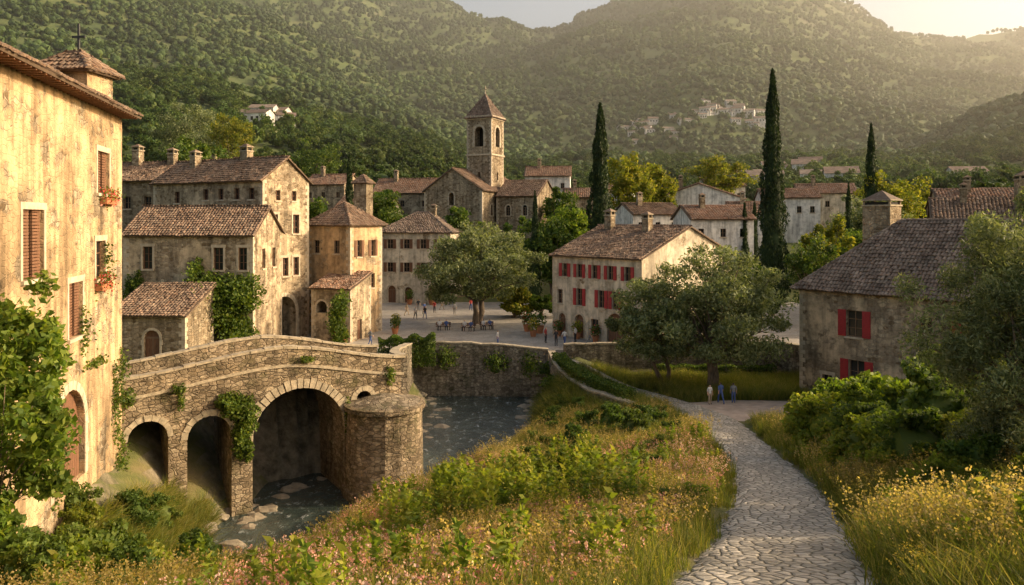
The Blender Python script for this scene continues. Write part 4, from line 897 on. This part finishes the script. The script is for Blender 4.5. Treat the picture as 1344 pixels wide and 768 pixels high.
W=(.6,.58,.55);BL_=(.06,.1,.25);BK=(.03,.03,.035);RD=(.4,.05,.04);TN=(.35,.27,.18);GR=(.2,.2,.2)
for (x,y,yaw,p,a,b_,s) in [(16.1,62,.4,'stand',W,TN,.95),(17.1,62.4,3.3,'walk',BL_,BL_,1.02),(18.2,62.6,3.0,'stand',GR,BL_,.98)]:
    person(x,y,Hs(x,y)+.02,yaw,p,a,b_,s=s)
for (x,y,yaw,p,a,b_,s) in [(4.6,79.5,.3,'stand',BK,BK,1),(5.5,79.8,2.8,'walk',W,BL_,.97),(8.2,80.2,1.2,'walk',TN,GR,1.0),(3.6,81.5,1.0,'stand',RD,BK,.98),(6.8,81.8,4,'stand',W,BK,1),
   (-12.2,106,.5,'walk',BL_,BK,1),(-11,108,2.9,'stand',RD,BK,.97),(-10.3,112,1.9,'walk',W,TN,1),(-13.5,110,0,'stand',BK,GR,1.02),(-9.4,118,.7,'walk',W,BL_,1),(1,108,2,'stand',W,BK,1),(-14.8,79.6,2.4,'walk',GR,BL_,1),(-1.5,79.5,1.2,'stand',W,BL_,.96),(-6,111,.2,'walk',RD,BL_,1),
   (-12.8,101,.5,'walk',W,BK,.98),(-11.6,101.5,.5,'walk',BK,BL_,1),(-8,106,2.9,'stand',W,GR,.97),(-14.5,105,1.9,'walk',TN,TN,1)]:
    person(x,y,-13.05,yaw,p,a,b_,s=s)
def bench(x,y,yaw):
    e=empty('park_bench',(x,y,-13.05)); f=frame((x,y),(math.cos(yaw),math.sin(yaw)),-13.05); mb=MB()
    for i in range(4): mb.box(f,-.9,.9,-.22+i*.12,-.12+i*.12,.42,.46,0)
    for i in range(3): mb.box(f,-.9,.9,.27,.31,.55+i*.13,.65+i*.13,0)
    for xx in (-.75,.7): mb.box(f,xx,xx+.06,-.2,-.14,0,.418,1); mb.box(f,xx,xx+.06,.2,.262,0,.95,1)
    mb.build('slats_and_legs',[M['brown'],M['iron']],e)
for x,y,yaw in ((-8.2,91,.1),(-5.2,90.3,-.2),(-3,91.5,.3)):
    bench(x,y,yaw)
    for dx,c in ((-.45,W),(.35,BL_)): person(x+dx*math.cos(yaw),y+dx*math.sin(yaw),-13.05+.05,yaw,'sit',c,BK)
def potplant(x,y,z,s,mt='leaf',fl=None):
    e=empty('potted_plant',(x,y,z)); mb=MB(); mb.tube([(x,y,z),(x,y,z+.45*s),(x,y,z+.5*s)],[.2*s,.3*s,.34*s],12); mb.build('pot',[M['pot']],e)
    V,F=leaves(np.array([x,y,z+.95*s])+ball(260,.5)*np.array([.5,.5,.55])*s,.16*s,.6); mesh_np('leaves',V,F,[M[mt]],e)
    if fl: V,F=leaves(np.array([x,y,z+1.0*s])+ball(60,.3)*np.array([.52,.52,.55])*s,.1*s,.9); mesh_np('blooms',V,F,[M[fl]],e)
for x,y,s,mt,fl in [(5.2,86.3,1.3,'leaf','redfl'),(7.2,84.2,1.4,'yleaf',None),(9.0,82.2,1.3,'leaf','redfl'),(12.5,78.4,1.7,'leaf',None),(14.5,78.4,1.5,'yleaf',None),(3.2,88.5,1.8,'leaf',None),(1.8,90,1.6,'leaf','redfl'),(2.4,86,1.4,'yleaf','yel'),
   (-13.5,88,1.4,'leaf',None),(-14,92,1.3,'yleaf','yel'),(-16,119,1.6,'leaf',None),(-12.5,118.3,1.5,'leaf','redfl'),(-18.6,81.5,1.4,'leaf','redfl'),(-17.8,80.6,1.2,'yleaf',None)]:
    potplant(x,y,-13.05,s,mt,fl)
# ------------------------------------------------------------------ light, sky, haze, camera
az=math.radians(86); el=math.radians(22)
s=Vector((math.cos(el)*math.sin(az),math.cos(el)*math.cos(az),math.sin(el)))
L=bpy.data.lights.new('sun','SUN'); L.energy=5.0; L.angle=math.radians(.6); L.color=(1,.79,.52)
so=bpy.data.objects.new('sun',L); so.rotation_euler=s.to_track_quat('Z','Y').to_euler(); so.location=(60,0,60); COL.objects.link(so)
w=bpy.data.worlds.new('World'); scene.world=w; w.use_nodes=True; nt=w.node_tree
sk=nt.nodes.new('ShaderNodeTexSky'); sk.sky_type='NISHITA'; sk.sun_disc=False; sk.sun_elevation=el; sk.sun_rotation=az; sk.air_density=1.0; sk.dust_density=6.0; sk.ozone_density=.4
tint=mix(nt,1.0,sk.outputs[0],(1.0,.91,.78),'MULTIPLY')
nt.links.new(tint,nt.nodes['Background'].inputs[0]); nt.nodes['Background'].inputs[1].default_value=.29
mb=MB(); mb.box(lambda x,y,z:(x,y,z),-2500,2500,150,3400,-60,520); hz=mb.build('valley_haze',[])
m=bpy.data.materials.new('haze'); m.use_nodes=True; nt=m.node_tree; nt.nodes.remove(nt.nodes['Principled BSDF'])
vs=nd(nt,'ShaderNodeVolumeScatter',{'Color':(1,.94,.8),'Density':.00036,'Anisotropy':.5}); nt.links.new(vs.outputs[0],nt.nodes['Material Output'].inputs['Volume'])
hz.data.materials.append(m)
cam=bpy.data.cameras.new('camera'); cam.lens=36*1000/1344; cam.sensor_width=36; cam.shift_y=-94/1344; cam.clip_end=8000; cam.clip_start=.1
co=bpy.data.objects.new('camera',cam); co.location=(0,0,0); co.rotation_euler=(math.radians(90),0,0); COL.objects.link(co); scene.camera=co
scene.view_settings.view_transform='Standard'; scene.view_settings.look='None'; scene.view_settings.exposure=0
